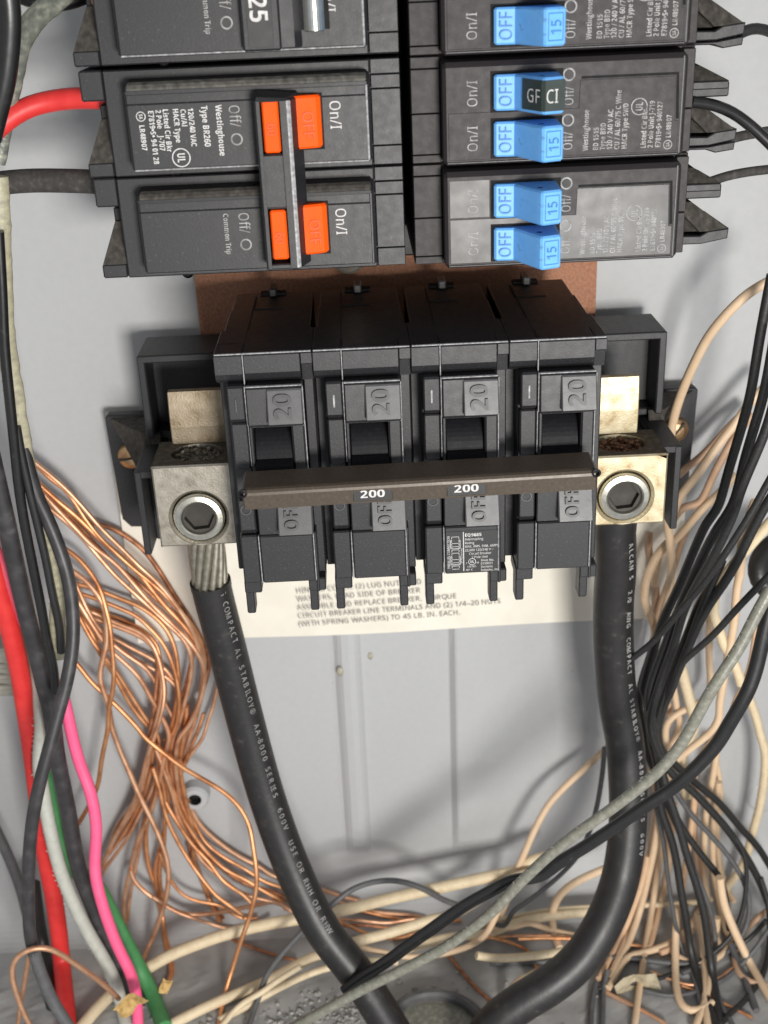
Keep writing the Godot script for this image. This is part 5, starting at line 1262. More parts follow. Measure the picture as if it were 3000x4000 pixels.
	"beige_wire|beige insulated wire rising beside the right lug to the black bundle, front one|wire|beige wires at the right|beige|1.495|87.5,-86.1,24 89.2,-80.3,24 91.5,-74.6,24 95.8,-68.6,24 100,-62.1,23.2 104.3,-56.1,22.4 108.1,-51.4,21.8 111.9,-45.5,21 118,-39,20",
	"beige_wire|beige insulated wire dull, joining the bundle just below the right bracket|wire|beige wires at the right|tan|1.265|92.5,-72.7,14 95.2,-69.7,14 99.2,-66.8,14 105,-60.4,13.8 110.2,-54.5,12.8 115.1,-50.6,12",
	"beige_wire|beige insulated wire dull, close right of the front one beside the right lug|wire|beige wires at the right|tan|1.38|90.2,-91,16 93.9,-83.3,16 99.8,-83.3,16 102.3,-77,16 104.4,-71.2,15.9 108.2,-63.2,15.2 111.6,-57.4,14.6 116.2,-51.7,14",
	"beige_wire|beige insulated wire hanging straight below the right lug corner|wire|beige wires at the right|beige|1.4375|85.5,-80.4,30 86.2,-86.4,30 87,-91,30 87.9,-96.6,30 88,-104.4,29.5 88,-111.7,28.3 86.8,-121.4,26.6 85.8,-129.9,25.6 84.7,-138.4,24.9 84.6,-149.3,24",
	"beige_wire|beige insulated wire bowed out left like a bracket below the right lug|wire|beige wires at the right|beige|1.495|89.6,-92.8,22 86.4,-95.9,22 83.8,-101,22 81.7,-107.1,22 81.2,-113.8,22 82.6,-119.8,22 85.3,-125.3,21.4 86.5,-129.7,20.9 85.8,-137.3,20",
	"beige_wire|beige insulated wire crossing the bowed one under the right lug|wire|beige wires at the right|beige|1.38|110.9,-71.4,18 105.7,-78.4,18 100.6,-83.6,18 95.9,-90.9,16.9 92.2,-96.3,16.2 88.3,-100.7,15.5 87,-106.3,14.8 86.8,-114.6,14",
	"beige_wire|beige insulated wire brownish, deep behind the bowed wire|wire|beige wires at the right|tan|1.15|98.4,-94.3,10 96.6,-100,10 94.2,-111.2,10 91.7,-120,10 90.3,-127.1,10 89,-136.3,10 87.4,-147.8,10",
	"beige_wire|beige insulated wire dull, hidden behind the right lug and the big cable|wire|beige wires at the right|tan|1.15|86.1,-98,6 85.9,-102.9,6 87.1,-108.9,6 88.9,-117,6 90.2,-124.2,6 89.8,-133.5,6",
	"beige_wire|beige insulated wire standing at the far right with a cut copper end|wire|beige wires at the right|beige|1.61|107.1,-66.7,50 105.8,-73.9,48.9 105,-81.3,47.8 105.2,-88.9,46.8 105.6,-94.9,46",
	"beige_wire|beige insulated wire standing at the far right below the cut end|wire|beige wires at the right|beige|1.38|107.8,-98,40 107.5,-103.9,39.3 108.1,-112,38.4 108.2,-120.2,37.5 108,-127.5,36.7 107.6,-138.2,35.3 107.5,-151.9,33.2 106.9,-164.7,31.3 91.8,-185,27.9 91.1,-204.1,26.2 90.4,-219.4,25.4 89.1,-235.1,24.6 86.4,-254.3,24.8 80.2,-259.9,35.1 74.8,-259.9,43.4 69.2,-260.1,53.5",
	"beige_wire|beige insulated wire pale, curving down from the right edge in an S bend|wire|beige wires at the right|cream|1.725|115.4,-75.9,44 109.8,-85.9,41.9 105.7,-93.2,40.3 102.2,-100.1,38.9 100.8,-107.2,37.8 101.2,-113.9,36.8 103.5,-119.3,36 106.2,-127.2,35.4 110.5,-134.8,34.7 112.8,-140.2,34.3 114.1,-144.5,34",
	"beige_wire|beige insulated wire thick pale, short behind the grey green wire|wire|beige wires at the right|cream|1.955|96.6,-144.6,16 98.2,-148.9,16 100.6,-157.6,16 103.1,-166.4,16 104.6,-175.3,16 100.8,-187.4,16 102.7,-198.3,16 103.9,-207.2,16",
	"beige_wire|beige insulated wire dull, straight down behind the black bundle, left one|wire|beige wires at the right|beige|1.265|94.9,-152.3,12 97.3,-161.1,12 98.7,-168.9,12 100.2,-177.9,12 94.6,-196.8,12.5 96.2,-216.8,14.5 96,-228.1,15.6 94.5,-241.9,17.4 92.9,-255.8,19.5 88.2,-259.9,31.5 82.9,-260.3,46.7 77.9,-260.3,61.3 72.7,-260.3,77",
	"beige_wire|beige insulated wire standing straight behind the crossing black wires|wire|beige wires at the right|beige|1.265|107.1,-120.7,14 107.6,-130.9,14 108.6,-146.6,14 109.3,-162.7,14 95,-172.7,14.5 96.3,-191.3,15.2 97.8,-220.1,16.2 98.9,-235,16.7 97.8,-250.2,17.2 95.5,-260.3,19.1 89.8,-260,30",
	"beige_wire|beige insulated wire orange tinted, slanting beside the long black cable|wire|beige wires at the right|peach|1.15|119.2,-120.3,30 119,-128.4,29.6 118.9,-137.7,29.1 117.4,-148.2,28.6 115,-155.1,28.2 112.8,-164.4,27.7 103.5,-183.2,26.7 103.9,-202.3,25.8 103.6,-220.5,25.1 103,-236.2,24.4 102.9,-246.7,24",
	"beige_wire|beige insulated wire curving round the far right lower edge|wire|beige wires at the right|cream|1.61|121.6,-158.1,22 124.1,-163.9,21.6 126.8,-171.5,21.1 127.8,-175.6,20.8 130.3,-182.5,20.4 131.8,-192.4,19.6 132.4,-210.8,17.5 131.4,-226.5,15.7 130.6,-239.2,14.3 128.1,-249.6,13 124.5,-257.1,12.5",
	"beige_wire|beige insulated wire falling behind the crossing, middle one of three|wire|beige wires at the right|beige|1.265|113.4,-183.2,18 112.7,-197.4,18 111.5,-212,18 112,-230.9,18 113.7,-246.6,18 115,-260.2,21.5 113.7,-260.2,31.5 114.5,-260.3,39.5",
	"beige_wire|beige insulated wire falling behind the crossing, right one of three|wire|beige wires at the right|beige|1.265|116.6,-202.2,14 116.1,-219.3,14 117,-238.6,14 119.5,-254.6,14 119.4,-259.9,25.5 118.8,-260.3,35 120.5,-260.3,41.5",
	"beige_wire|beige insulated wire falling behind the crossing, left one of three|wire|beige wires at the right|peach|1.265|109.7,-207.1,10 109.8,-226,10 112.1,-241.7,10 115,-256.2,10.1 112,-260.5,20.2 105.2,-260.2,31.7 98.6,-260.1,38.6 90.5,-260.1,42",
	"beige_wire|beige insulated wire arching from the big right cable down to the cream cable|wire|beige wires at the right|beige|1.3225|74.1,-182.3,14 70.5,-185.4,14.7 64,-191.1,16.1 56.9,-197.5,17.5 50.2,-204.3,19.5 44.7,-213.7,21.9 40.3,-223.4,24.3 36.6,-231.7,26.3 33.7,-240.6,28.3 30.6,-248.1,30",
	"beige_wire|beige insulated wire bent like a shepherd crook beside the right cable|wire|beige wires at the right|beige|1.5525|75.7,-233.5,22 72.2,-235.2,22 63.2,-239.6,22 56.5,-243.9,22.8 52.9,-249.2,23.6 51.6,-256.3,24.4 51.6,-259.7,29.2 52.7,-260,37",
	"beige_wire|beige insulated wire bent up in a U at the bottom right|wire|beige wires at the right|beige|1.4375|97.8,-243,36 97.1,-253.9,38.3 94.8,-259.7,48.1 92.8,-260.1,56.6 91.9,-259.9,65.5 94.3,-260,70.5 99.5,-259.8,70 103.7,-259.9,67",
	"beige_wire|beige insulated wire slanting from the U bend to the left below the cable|wire|beige wires at the right|beige|1.38|108.2,-254.1,30 101,-260.2,33.9 93.8,-259.9,38.4 84.1,-260.1,41.5 77.1,-259.8,43.6 72,-260,50.8 67.1,-259.9,58",
	"beige_wire|beige insulated wire standing upright near the lower right corner|wire|beige wires at the right|beige|1.38|104.4,-242.8,40 106.6,-255,41.9 105.7,-260.1,48.5 101.9,-259.8,63.4 98.7,-260,79",
	"beige_wire|beige insulated wire slanting out at the lower right corner|wire|beige wires at the right|beige|1.5525|109.9,-222.2,44 112,-233.6,44.7 116.2,-245.2,45.5 119.7,-253.4,46 122.8,-259.8,49.1 123.6,-259.6,57.7 125.3,-259.8,68.5",
	"beige_wire|beige insulated wire close beside the right cable below the crossing|wire|beige wires at the right|peach|1.265|92.1,-207.8,18 90.8,-221.7,19.1 89.5,-235.3,20.1 87,-249.8,21.2 84.8,-260.4,22.5 77.3,-260.1,37.1 70.5,-259.9,50",
	"beige_wire|beige insulated wire second beside the right cable below the crossing|wire|beige wires at the right|peach|1.265|99.9,-211.5,14 99.4,-225.9,14.8 98.8,-240.6,15.7 97.1,-257.1,16.6 91,-260.1,30 87,-259.9,39.5",
	"black_wire|black insulated wire on the left flank of the right bundle|wire|black wires bundled at the right|blacksat|1.5035|103,5.9,56 101.9,-11.2,54.7 101.4,-29.8,52.6 100.1,-42.1,50.8 98.3,-56.8,48.2 96.8,-70.9,45.5 94.3,-75.4,44.4 91.5,-85.9,42.4 89.1,-96.8,40.4 86.6,-106.9,38.5 83.9,-116,37.2 82.3,-126.3,36 80.6,-136.9,34.9 79.5,-145,34 80.7,-145.9,34.1 82.4,-156.5,34.7 83.6,-165.7,35.2 85.9,-175.1,35.7 87,-186.7,36.7 88.2,-195.3,37.7 92,-206.4,38.9 94.8,-218.4,40.3 96.6,-230.1,42.2 98.8,-242,44.2 100.6,-254.1,46.1 101.6,-259.9,54.3 101.9,-260,65.6 102.2,-259.9,79",
	"black_wire|black insulated wire second from the left in the right bundle|wire|black wires bundled at the right|blacksat|1.5035|103.5,-8.4,62 102.7,-25.1,60.8 101.2,-36.7,59.8 99.6,-49,58.1 98.1,-64,56.2 94.4,-74.1,53.6 91.6,-84.3,51 89.4,-94.2,48.6 87.3,-103.2,46.9 85.6,-110.3,45.6 83.8,-120.2,44 81.8,-130.3,42.3 80,-140.1,41.6 80,-145.6,41.3 82.2,-155.3,40.8 83.8,-163.6,40.4 85.9,-171.8,40.1 88.3,-182.4,41.3 90.9,-190.2,42.1 94.3,-201.1,43.3 97.3,-212.1,44.8 101.1,-224.4,46.8 104.2,-237,48.8 106,-249.8,50.8 106.9,-259.6,55.8 103.6,-259.9,77.5",
	"black_wire|black insulated wire glossy, third in the right bundle|wire|black wires bundled at the right|blacksat|1.455|103.8,-20.9,68 102.1,-35.3,66.9 97.6,-55,64.1 96.6,-63.8,62.3 94.6,-72.9,60.4 92.4,-82.7,57.5 89.4,-93,54.2 87,-103.6,51 85.9,-114.1,48.8 84.2,-125.6,46.8 82.3,-135.4,45.2 80.8,-146.3,43.6 80.7,-153.9,42.8 82.5,-160.7,42.1 86.2,-169.5,41.1 91.7,-178.7,40.1 97.6,-184.6,39.2 106.2,-195.8,37.9 114.3,-207.3,36.6 121.4,-219.5,35 127,-230.2,33.5 132.2,-242,31.9 137.9,-257.3,30",
	"black_wire|black insulated wire in front, slanting down to the big right cable|wire|black wires bundled at the right|blacksat|1.1155|101.9,-46.2,76 100.4,-50.2,75.5 98.3,-56.2,74.8 95.4,-63.6,73.8 91.5,-73.8,71.5 87.2,-85.7,67.4 82.6,-97.3,61.7 78.7,-108,56.8 75.2,-115.5,53.2 71.3,-121.5,50",
	"black_wire|black insulated wire thin, branching off low towards the right edge|wire|black wires bundled at the right|blacksat|1.1155|107.3,-80.8,70 103.3,-87.5,68.2 98.6,-95.7,66.1 93.5,-106.3,62.6 88.4,-114.8,59.3 85.7,-119.7,57.2 85.3,-125,55.5 84,-135.9,52",
	"black_wire|black insulated wire deep inside the bundle, bending right at the crossing|wire|black wires bundled at the right|blacksat|1.358|99.7,-89,46 96.7,-101.1,44.2 94.1,-113.6,42.4 91.9,-127,39.9 89.4,-138.7,37.6 87.6,-149.5,35.7 86.1,-157.9,34.6 86.3,-165.7,33.7 88.8,-172.9,32.9 95.2,-181.1,31.5 103,-190.3,29.6 113.2,-201.9,27.1 122.7,-215.6,25 131.3,-227.4,23.5 138.9,-241.2,22",
	"black_wire|black insulated wire short, ending in a dark tip near the bottom right|wire|black wires bundled at the right|blacksat|1.261|98.7,-101.2,40 95.4,-108.5,39 92.5,-121.1,37.6 89.5,-134.1,36.2 86.4,-149.7,35.3 85.2,-159.7,34.7 87.6,-174.8,34 91,-189.4,34.7 94.2,-199.3,35.2 99.5,-209.5,35.8 106.4,-220,36.4 112.5,-228.9,36.9 115.4,-238.6,37.3 117.9,-253.9,38",
	"black_wire|black insulated wire thin, curling round in an open loop at the lower right|wire|black wires bundled at the right|blacksat|0.873|114.4,-206.9,36 119.1,-213.9,37.3 121.3,-221,38.3 121.8,-228.2,39.4 121.2,-238.1,41.3 118.4,-247.6,43.6 112.7,-254.3,45.8 104.8,-259.6,47.4 94.6,-260.3,51.5 87,-260.2,54.3 79.8,-260.4,55.4 68.5,-260.5,56.7 63.9,-260.7,57",
	"black_wire|black insulated wire thin, short loop under the open loop|wire|black wires bundled at the right|blacksat|0.9215|130.9,-248.2,40 125.7,-255.7,40.6 116.8,-260.3,42.9 106.6,-260.1,46.1 97.7,-260.2,47.8 89.1,-260.5,45.5 82.3,-260.1,44",
	"black_wire|black insulated wire round the lower right edge into the bottom corner|wire|black wires bundled at the right|blacksat|1.067|129.2,-232.6,34 132.1,-242.9,36.9 132.9,-253.4,39.6 130.7,-260.5,46.5 124.4,-260.2,57.3 115.1,-260.3,67.1 108,-260.1,72.7 102.5,-260.2,78",
	"black_wire|black insulated wire dull, short piece near the lower right corner|wire|black wires bundled at the right|greydark|1.261|117.6,-257.5,42 118.6,-260.2,48.7 118.7,-260.2,58.7 118.5,-260.3,71.5",
	"black_wire|black insulated wire dark and loose at the far right of the bundle|wire|black wires bundled at the right|blacksat|1.552|110.8,-62.6,54 108.1,-69.8,52.6 105.6,-78.9,51 102.9,-89.5,48.8 100.2,-97.7,46.7 97,-106,44.5 94.5,-115,42.4 92.2,-126,40 90.4,-135.5,38",
	"black_wire|black insulated wire hidden behind the front of the right bundle, lower part|wire|black wires bundled at the right|blacksat|1.358|94.4,-103.7,26 90.7,-113.2,26 87.8,-121.8,26 84.9,-130.6,25.9 83,-140.1,25.3 81.3,-148.6,24.7 81.2,-157.4,24.2 83.5,-168.2,23.6 84.5,-176.3,23.1 87.4,-185.3,22.6 91.5,-194.4,22",
	"black_cable|heavy black cable bulging in from the right edge|cable||black|3.6|122.3,-88.7,34 119.2,-92.5,32.3 117.4,-98,30.5 116.8,-102.4,31 118.4,-106,32.4 121.8,-108.6,34",
	"black_wire|black wire leaving the top right breaker terminal|wire|wires leaving the right breakers|blacksat|1.4|86.6,69.6,62 88.7,70.3,61.2 91.5,70.8,60.1 95.3,69.7,57.8 98.1,68.6,56",
	"black_wire|black wire glossy, curving down from between the middle right terminals|wire|wires leaving the right breakers|blackgloss|1.5|74.3,54.2,66 76.2,53.9,65.6 79.4,53.4,64.8 84.4,51.7,63.7 89.5,48.6,62.4 93.6,45.4,62 97.9,41.5,62",
	"black_wire|black wire dusty, leaving the lower middle right terminal|wire|wires leaving the right breakers|blackdusty|1.3|87.6,43,56 90.7,43.5,55 94.1,43.8,53.9 100.3,44.2,52",
	"black_wire|black wire dusty, leaving the lowest right breaker terminal|wire|wires leaving the right breakers|blackdusty|1.25|82.9,32.5,58 86.2,33.3,57.2 89.5,33.9,56.5 94.5,34.3,55.3 100.6,34.4,54",
	"copper_wire|bare copper wire just under the highest one of the fan|wire|bare copper ground wires at the left|copper|0.74|-125.3,-56.4,11.4 -122.4,-58.9,11.7 -119.4,-63.2,12.1 -114,-68.8,11.7 -110.1,-76.7,12.9 -106,-84.1,13.6 -100.6,-90,15.4 -94.4,-97.2,16 -86.7,-105.7,16 -80.5,-115,15.7 -76.1,-123.8,15.1 -74.4,-134.1,14.6 -75.8,-142.9,12.7 -79.1,-156.3,9.8 -84.8,-171.1,6.9 -91.2,-178.8,6.7 -92.1,-189.7,5.8 -90.6,-199.5,5.6 -89,-211.8,5.2",
	"copper_wire|bare copper wire hugging the lower side of the second fan wire|wire|bare copper ground wires at the left|copperlight|0.85|-126.4,-62.8,13.4 -123.2,-66.1,13.4 -118,-73.7,14.1 -113.2,-81.1,13.6 -107.4,-88.3,15.1 -101,-94,16 -95.4,-101.1,17.9 -91,-107.9,18.4 -85.4,-115.7,18.5 -79.5,-124,18.1 -75,-133.1,18 -75,-143.2,16.2 -78.5,-155,14.7 -83.9,-165.5,13.3 -87.7,-169.8,13.2 -90.1,-180.5,12.3 -90.9,-191.3,10.9 -91.2,-201.1,9.4",
	"copper_wire|bare copper wire close above the third fan wire|wire|bare copper ground wires at the left|copperdull|0.78|-125.9,-65.4,7.6 -123.7,-68.4,8.4 -119.3,-74.8,8.4 -113.9,-81.4,8.7 -107.9,-89.7,10.2 -101.2,-98.3,10.8 -94.9,-104.5,11.5 -88.9,-111.8,11.9 -82.1,-118.5,12.2 -78.8,-125.3,11.5 -78.3,-132.1,12 -80.9,-142.2,10.7 -84.4,-152.6,9.5 -87.9,-163.1,7.7 -88.7,-165.9,7.9 -90.7,-175.4,7.1 -91,-187.4,6.1 -90.1,-198.7,5",
	"copper_wire|bare copper wire doubling the arch over the lower left card corner|wire|bare copper ground wires at the left|copper|0.8|-124.6,-106.6,8.4 -118.9,-108.5,8.6 -110.1,-111.9,9.1 -103.8,-115,9.9 -97.5,-118.3,10.4 -93.5,-122.2,12 -89.3,-127.9,12.6 -86.7,-135.2,13.2 -85.7,-141.9,13.4 -85.2,-149.3,14.1 -86.7,-160.2,12.7 -89.9,-169,12.1 -91.9,-173.1,11.6 -94.2,-182.5,11 -94,-193.3,10.3 -92.7,-204.1,10",
	"copper_wire|bare copper wire beside the run from the black loop to the knot|wire|bare copper ground wires at the left|copperlight|0.74|-118.9,-99.4,11.1 -116.2,-105.5,11.1 -114.6,-111.7,12.1 -111.6,-119.8,12.8 -108,-127.4,11.9 -102.1,-134.2,11.9 -96.5,-140.1,11.1 -93.2,-149.3,10.3 -91.4,-157.2,10 -88.8,-166.7,9.3 -92.1,-172.9,8.4 -95.7,-181,9.1 -98.8,-190.2,9.5 -102.6,-203.1,8.7 -106.8,-212,8.9 -109,-221.9,9.1 -111.4,-230,9.2 -114.4,-240.4,10.4 -116.9,-250.4,10.4 -118.4,-258.3,11.9",
	"copper_wire|bare copper wire paired with the second one leaving the loop|wire|bare copper ground wires at the left|copper|0.85|-121.3,-106.9,12.4 -117,-116.3,11.7 -113.5,-124.7,11.7 -111.8,-132.4,12.6 -109.1,-139.7,11.2 -106.8,-147.5,10.7 -104.9,-155.9,9.3 -101.1,-164.4,8.7 -96.8,-171.4,8.4 -96,-177.7,7.9 -96.7,-188.3,8.6 -95.7,-201.1,7.4 -98,-211,8.1 -100.3,-220.6,8 -102.5,-227.6,7.9 -104.9,-235.6,8.6 -105.1,-247.5,10.6 -104.6,-257.4,11.1 -102.3,-261.9,18.9 -98.5,-262,30.4 -97.2,-262.2,39.4 -99.1,-262.6,43.7 -102.3,-261.8,47.2",
	"copper_wire|bare copper wire fourth strand of the bunch bent back in a flat loop|wire|bare copper ground wires at the left|copperlight|0.78|-117.7,-116,7.6 -112.9,-118.5,6.8 -104.3,-123.3,8 -97.6,-125.8,8.8 -93.8,-129,10.4 -91.6,-134.2,11.6 -90.4,-142.3,13.3 -90.2,-147.6,14.4 -91,-153.1,16.6 -93.7,-160.9,16.5 -95.1,-164.8,16.9 -98.3,-172.4,16 -100.7,-178.2,15.3 -103.3,-186.8,14.4 -108.3,-199.2,12.1 -114.1,-210,10.4 -120.1,-220.6,10.2 -124.7,-231.7,9.2",
	"copper_wire|bare copper wire fifth strand of the bunch bent back in a flat loop|wire|bare copper ground wires at the left|copper|0.8|-116.2,-118.3,2.5 -111.8,-120.8,3 -104.9,-123.4,3.5 -98.8,-126.3,4.8 -95.1,-129.1,6.3 -92.2,-133.7,6.4 -91.6,-140.6,8.8 -93.6,-148.7,9.4 -94.2,-157.2,11 -95.9,-163.3,10.3 -97.4,-169.2,10.9 -99.3,-177.7,10.1 -103.5,-190.7,9 -106.3,-198.3,7.3 -112.3,-207.1,7.2 -117.4,-214.8,5.3 -122.3,-225.2,5.1",
	"copper_wire|bare copper wire low twin behind the doubled bunch|wire|bare copper ground wires at the left|copperlight|0.74|-116.7,-129.2,4.5 -112.9,-131.5,5.1 -107.3,-133.6,5.3 -102,-138.5,6 -95.2,-142.5,7.4 -90.3,-146.3,7.8 -86.1,-152.2,8.2 -85.3,-159.3,7.5 -86.5,-169.4,8 -88.5,-174.4,7.1 -92.1,-180.6,6.7 -95,-188.5,6.6 -96.3,-199.9,6 -96.1,-206.4,5.6",
	"copper_wire|bare copper wire shadowing the steep strand right of the knot|wire|bare copper ground wires at the left|copperdull|0.8|-83.9,-158.1,8.5 -83.7,-162.9,8.6 -87.8,-173.8,8.3 -90.1,-184.9,7.8 -90.4,-195.9,7 -91,-211.8,7 -89.5,-219.6,5.6 -91,-231.1,5.5 -88.3,-243.7,4.9 -84.9,-255.6,5.4 -79.7,-259.5,12.5",
	"copper_wire|bare copper wire twin of the run down right of the knot|wire|bare copper ground wires at the left|copper|0.73|-78,-161.9,9.5 -79.8,-166.9,10.1 -84.5,-177.7,10.2 -89.8,-189.8,9 -91.6,-200,8.2 -89.3,-212,8 -88,-219.6,7.4",
	"copper_wire|bare copper wire third one sweeping right from the knot|wire|bare copper ground wires at the left|copperlight|0.8|-97,-175.5,11.8 -94.9,-186.2,11.9 -93.3,-198.5,10.5 -92.6,-208.8,10.4 -89.8,-219.2,9.6 -85.6,-230.8,10.5 -78.9,-238.7,11.4 -70.6,-245.7,13.7 -60.6,-248.6,15.1 -53.6,-252.1,14.9 -52.2,-254.5,15.5 -42.8,-260.1,14.7",
	"copper_wire|bare copper wire fourth one sweeping right from the knot|wire|bare copper ground wires at the left|copper|0.74|-94.1,-174.2,7.6 -92.1,-192.7,6.8 -90.7,-204.2,6.5 -87.7,-214,6.4 -83.8,-224.2,7.7 -76.3,-231.4,9.1 -68.9,-236.8,9.7 -61.2,-243,11 -53.8,-246.9,10.5 -53.8,-250.3,11.3 -45.5,-255.8,11.4",
	"copper_wire|bare copper wire paired with the one slanting left to the pink wire|wire|bare copper ground wires at the left|copperlight|0.8|-96.9,-181.9,7.5 -100.6,-194.2,6.9 -106.2,-204.6,7 -111.9,-214.7,6.5 -117.3,-221.5,6.3 -123.9,-229.7,6.5 -129.1,-235.5,5.9",
	"copper_wire|bare copper wire paired with the straight strand to the cream cable|wire|bare copper ground wires at the left|copper|0.78|-97.8,-180.4,7.6 -97.1,-189.1,9.3 -97.1,-199.5,9.7 -93.2,-209.6,11.6 -88.2,-220.6,12.4 -82.1,-228.3,14.2 -77.1,-236.2,16.7 -69.5,-242.5,17.8 -67.1,-246,18.4",
	"copper_wire|bare copper wire bunched under the first cream cable, upper|wire|bare copper wires lying on the enclosure bottom|copperlight|0.75|-32.5,-256.3,9.5 -24.3,-258,12.5 -14.7,-259.2,14 -5,-259.4,15.5 2.3,-260.4,17",
	"copper_wire|bare copper wire bunched under the first cream cable, lower|wire|bare copper wires lying on the enclosure bottom|copperdull|0.69|-31.8,-257.1,22 -22.9,-257.3,22 -14.2,-259.3,22 -6.1,-259.9,22 0.6,-258.9,22",
	"copper_wire|bare copper wire level run behind the right cable at the bottom|wire|bare copper wires lying on the enclosure bottom|copper|0.74|36.9,-257.1,34 49.6,-257.4,34 63.5,-259.3,34 77.7,-260.7,35.7 87.7,-260.5,39",
	"cream_wire|thin cream wire looping behind the corroded wire end|wire|cream cables lying across the enclosure bottom|beige|1.2|17.9,-260.4,33.5 21.2,-259.5,29.4 27.9,-257,28.4 35.2,-257.4,28 41.4,-254.5,28 49.8,-258.6,28.5 60.4,-260.1,31",
	"cream_cable|cream cable half hidden low between the two thick cables|cable|cream cables lying across the enclosure bottom|cream|1.8|-10.3,-259.8,34.5 0.7,-258.5,32.3 11.7,-257.5,30.7 26.4,-258.8,28.5 35.4,-256.2,27.1 46.6,-255,25.4 61.7,-255.7,23.3 70.5,-256.7,22",
	"cream_wire|cream wire crossing under the thick left cable at the bottom|wire|cream cables lying across the enclosure bottom|cream|1.3|-76.7,-259.9,63 -68.9,-260.2,58.2 -57.9,-256.9,54.1 -45.2,-251.8,51.9 -34.1,-249.9,50 -20.3,-250.6,47.6 -10.5,-253.4,46",
	"beige_wire|beige insulated wire crowded behind the crossing, nearest the right cable|wire|beige wires at the right|peach|1.2075|93.3,-154.8,8 95.4,-165.8,8 97.5,-177.1,8 91.3,-196,8.5 93.7,-208.9,9.2 95.9,-219.1,9.8 95.9,-232.4,10.5 94.3,-245.8,11.3 91.7,-258,13.5",
	"beige_wire|beige insulated wire crowded behind the crossing, far right strand|wire|beige wires at the right|beige|1.2075|114.1,-186.9,8 117.6,-200.2,8 119.9,-214.5,8 119.8,-229.7,8.1 121.3,-243.3,8.8 124,-255.8,9.4 126.4,-259.9,17.5",
	"beige_wire|beige insulated wire short, between the shepherd crook and the right cable|wire|beige wires at the right|peach|1.15|88.2,-228,24 86.1,-240.1,25.7 82.7,-251.7,27.4 78.7,-260.1,30.7 71.3,-260,43 64.6,-260.3,53",
	"beige_wire|beige insulated wire looping low among the grey loops|wire|beige wires at the right|beige|1.265|93.9,-260.3,38 97,-260.1,44.8 102.6,-260.3,48.1 109.3,-260.1,47.1 117,-260.3,41.3 122.1,-259.9,34",
	"beige_wire|beige insulated wire leaning left beside the upright corner wire|wire|beige wires at the right|beige|1.3225|113.4,-249.5,36 112.9,-258.9,38.4 108.2,-259.8,48.9 103.8,-259.9,60.5 98.9,-259.9,70.2 94,-260,78",
	"beige_wire|beige insulated wire dull, low loop at the far lower right|wire|beige wires at the right|tan|1.15|135.4,-252.8,30 129.3,-257.3,31.4 123.2,-260,36.4 118.4,-260.3,44.5 117,-260.1,53 120,-260.1,58.5 126.2,-260,60.5",
	"grey_wire|thin grey wire in a wide loop across the lower right corner|wire|thin grey loops at the lower right|greydark|1|94,-190.5,30 100.9,-202.5,30.8 108.9,-212.5,31.5 116.4,-222.3,32.6 122.2,-232.2,35.5 124.7,-242.9,38.1 122.5,-253.4,40.7 116.4,-260.1,43 106.6,-260.2,48.4 96.3,-260.5,52",
	"grey_wire|thin grey wire bowing right past the upright corner wire|wire|thin grey loops at the lower right|greydark|0.95|91.4,-196.9,28 96.2,-208.4,30.2 101.1,-221.3,32.7 105.9,-232.8,35.2 110,-244.8,38.3 111.9,-256.8,41.2 108.5,-260.5,52.1 106.7,-260.4,66.7 108.4,-260.4,78",
	"grey_wire|thin grey wire sagging along the bottom right edge|wire|thin grey loops at the lower right|greydark|0.9|78.6,-260.7,58 85.9,-260.6,61.5 94.9,-260.7,62 106.2,-260.6,58.5 116.9,-260.7,51.7 125.4,-255,47.1 129.7,-247.2,46",
	"grey_wire|thin grey wire standing close right of the right cable|wire|thin grey loops at the lower right|greydark|0.9|88.2,-199.4,30 91.5,-214,31.8 93.8,-231,33.8 96.1,-246.6,37.8 99.1,-259.2,41.1 100.1,-260.6,55.2 99,-260.3,69.8 98.3,-260.6,78.5",
	]
	var rng := RandomNumberGenerator.new()
	rng.seed = 9
	for row in table:
		var c: PackedStringArray = (row as String).split("|")
		var p := pathed(c[6], 1.8)
		var r := float(c[5])
		var key := "black_wire" if c[4] == "black" else c[4]
		var root := Vector3(p[0])
		var mb := MB.new()
		var flat := 1.0
		var size: Variant = r
		if c[4] in ["sheath", "sheathgreen"]:
			# torn edge: the radius jitters along the sheath
			var f := FastNoiseLite.new()
			f.seed = 77
			f.frequency = 0.35
			var kk := p.size()
			size = func(u: float) -> float: return r * (1.0 + 0.16 * f.get_noise_1d(u * kk))
			flat = 0.62
		elif c[0] == "black_cable" and c[4] in ["blackgloss", "graphite"]:
			flat = 0.8
		mb.tube(p, size, 14 if r > 1.4 else 10, flat)
		var o := part(c[0], mb, M[key], self, root)
		tag(o, c[1], c[2], c[3])
		if c[0] in ["grey_green_wire", "grey_cable", "frayed_sheath", "grey_sheath"]:
			mb = MB.new()
			for i in range(3, p.size() - 3):
				if rng.randf() > 0.55:
					continue
				var t := (p[i + 1] - p[i - 1]).normalized()
				var side := t.cross(Vector3(0, 0, 1)).normalized() * (1.0 if c[0] != "grey_green_wire" else -1.0)
				var q := p[i] + side * r * 0.9 + Vector3(0, 0, r * 0.3)
				var tip := q + side * rng.randf_range(0.3, 0.9) + t * rng.randf_range(-0.8, 0.8) + Vector3(0, 0, rng.randf_range(-0.3, 0.5))
				mb.tube(PackedVector3Array([q, (q + tip) / 2 + t * 0.15, tip]), 0.14, 5)
			part("frayed_edge", mb, M[key], o).set_meta("kind", "stuff")

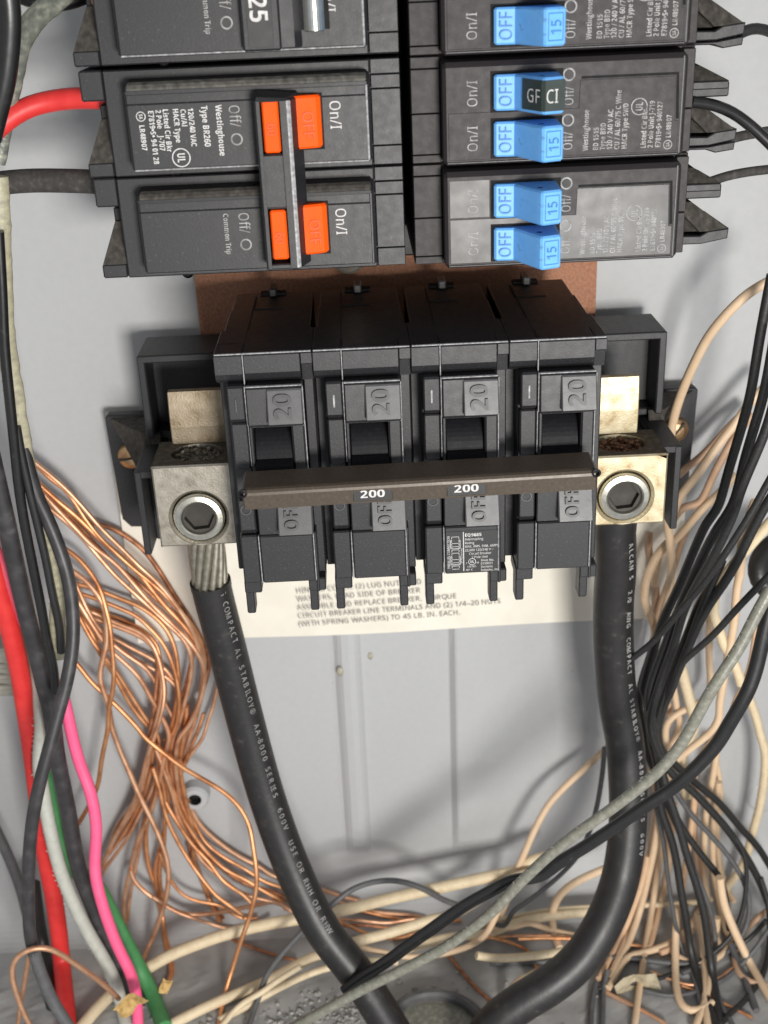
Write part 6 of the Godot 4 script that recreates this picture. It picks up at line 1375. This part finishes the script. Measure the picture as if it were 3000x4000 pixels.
func build_debris() -> void:
	# lint and crumbled plaster on the bottom: one mass
	var mb := MB.new()
	var rng := RandomNumberGenerator.new()
	rng.seed = 12
	for i in 520:
		var c := Vector3(rng.randfn(-30, 32), -261.6, rng.randfn(66, 9))
		if absf(c.x - 1.5) < 18.0 and c.z > 75.5 - 19.0:
			continue
		var r := rng.randf_range(0.3, 1.3)
		var pts := []
		for k in 6:
			pts.append(c + Vector3(cos(TAU * k / 6) * r * rng.randf_range(0.6, 1.3), rng.randf_range(-0.3, 0.2), sin(TAU * k / 6) * r * rng.randf_range(0.6, 1.3)))
		var tip := c + Vector3(rng.randf_range(-0.5, 0.5) * r, r * rng.randf_range(0.4, 0.9), rng.randf_range(-0.5, 0.5) * r)
		for k in 6:
			mb.tri(pts[(k + 1) % 6], pts[k], tip)
	var o := part("debris", mb, M.lint, self)
	o.set_meta("kind", "stuff")
	o.set_meta("label", "grey lint and crumbs on the bottom of the enclosure")
	# moulded clamp showing behind the red cable at the left edge
	var cl := thing("cable_clamp", "beige grey moulded clamp behind the red cable at the left edge", "clamp", Vector3(-148.5, -149, 2))
	mb = MB.new()
	mb.box(-158.5, -142.5, -149, -129, 1.0, 12.0, 1.2)
	part("body", mb, M.scrap_grey, cl)
	for q in [-6.0, -1.5, 3.0]:
		mb = MB.new()
		mb.tube(spline(PackedVector3Array([Vector3(-157.5, -139 + q, 10), Vector3(-150.5, -139 + q + 1.2, 13.2), Vector3(-143, -139 + q - 0.6, 10)])), 1.2, 10)
		part("ridge", mb, M.scrap_grey, cl)
	# scraps of dry paper, folded
	for s in [["torn straw yellow paper scrap beside the red cable at bottom left", Vector3(-104, -238, 72), 6.0, 0.6, 1], ["cream paper scrap under the corroded wire end", Vector3(40, -254, 56), 7.0, 2.2, 2], ["long cream paper scrap at the bottom right of the cables", Vector3(78, -259, 56), 8.0, 0.3, 3], ["small crumpled yellow scrap beside the frayed grey cable", Vector3(-92, -233, 70), 3.5, 1.2, 4]]:
		mb = MB.new()
		rng.seed = s[4]
		var c: Vector3 = s[1]
		var grid := []
		for i in 5:
			var row := []
			for k in 4:
				var q := Vector3((i - 2) * 0.5, (k - 1.5) * 0.32 + rng.randf_range(-0.1, 0.1), rng.randf_range(-0.16, 0.16) + 0.25 * absf(i - 2)) * (s[2] as float)
				row.append(c + Basis(Vector3(0, 0, 1), s[3]) * q)
			grid.append(row)
		for i in 4:
			for k in 3:
				mb.quad(grid[i][k], grid[i + 1][k], grid[i + 1][k + 1], grid[i][k + 1])
		o = part("paper_scrap", mb, M.straw if (s[4] as int) in [1, 4] else M.scrap, self, c)
		tag(o, s[0], "paper scrap", "paper scraps at the bottom")
	# the rust blob on the corroded wire end
	mb = MB.new()
	o = null
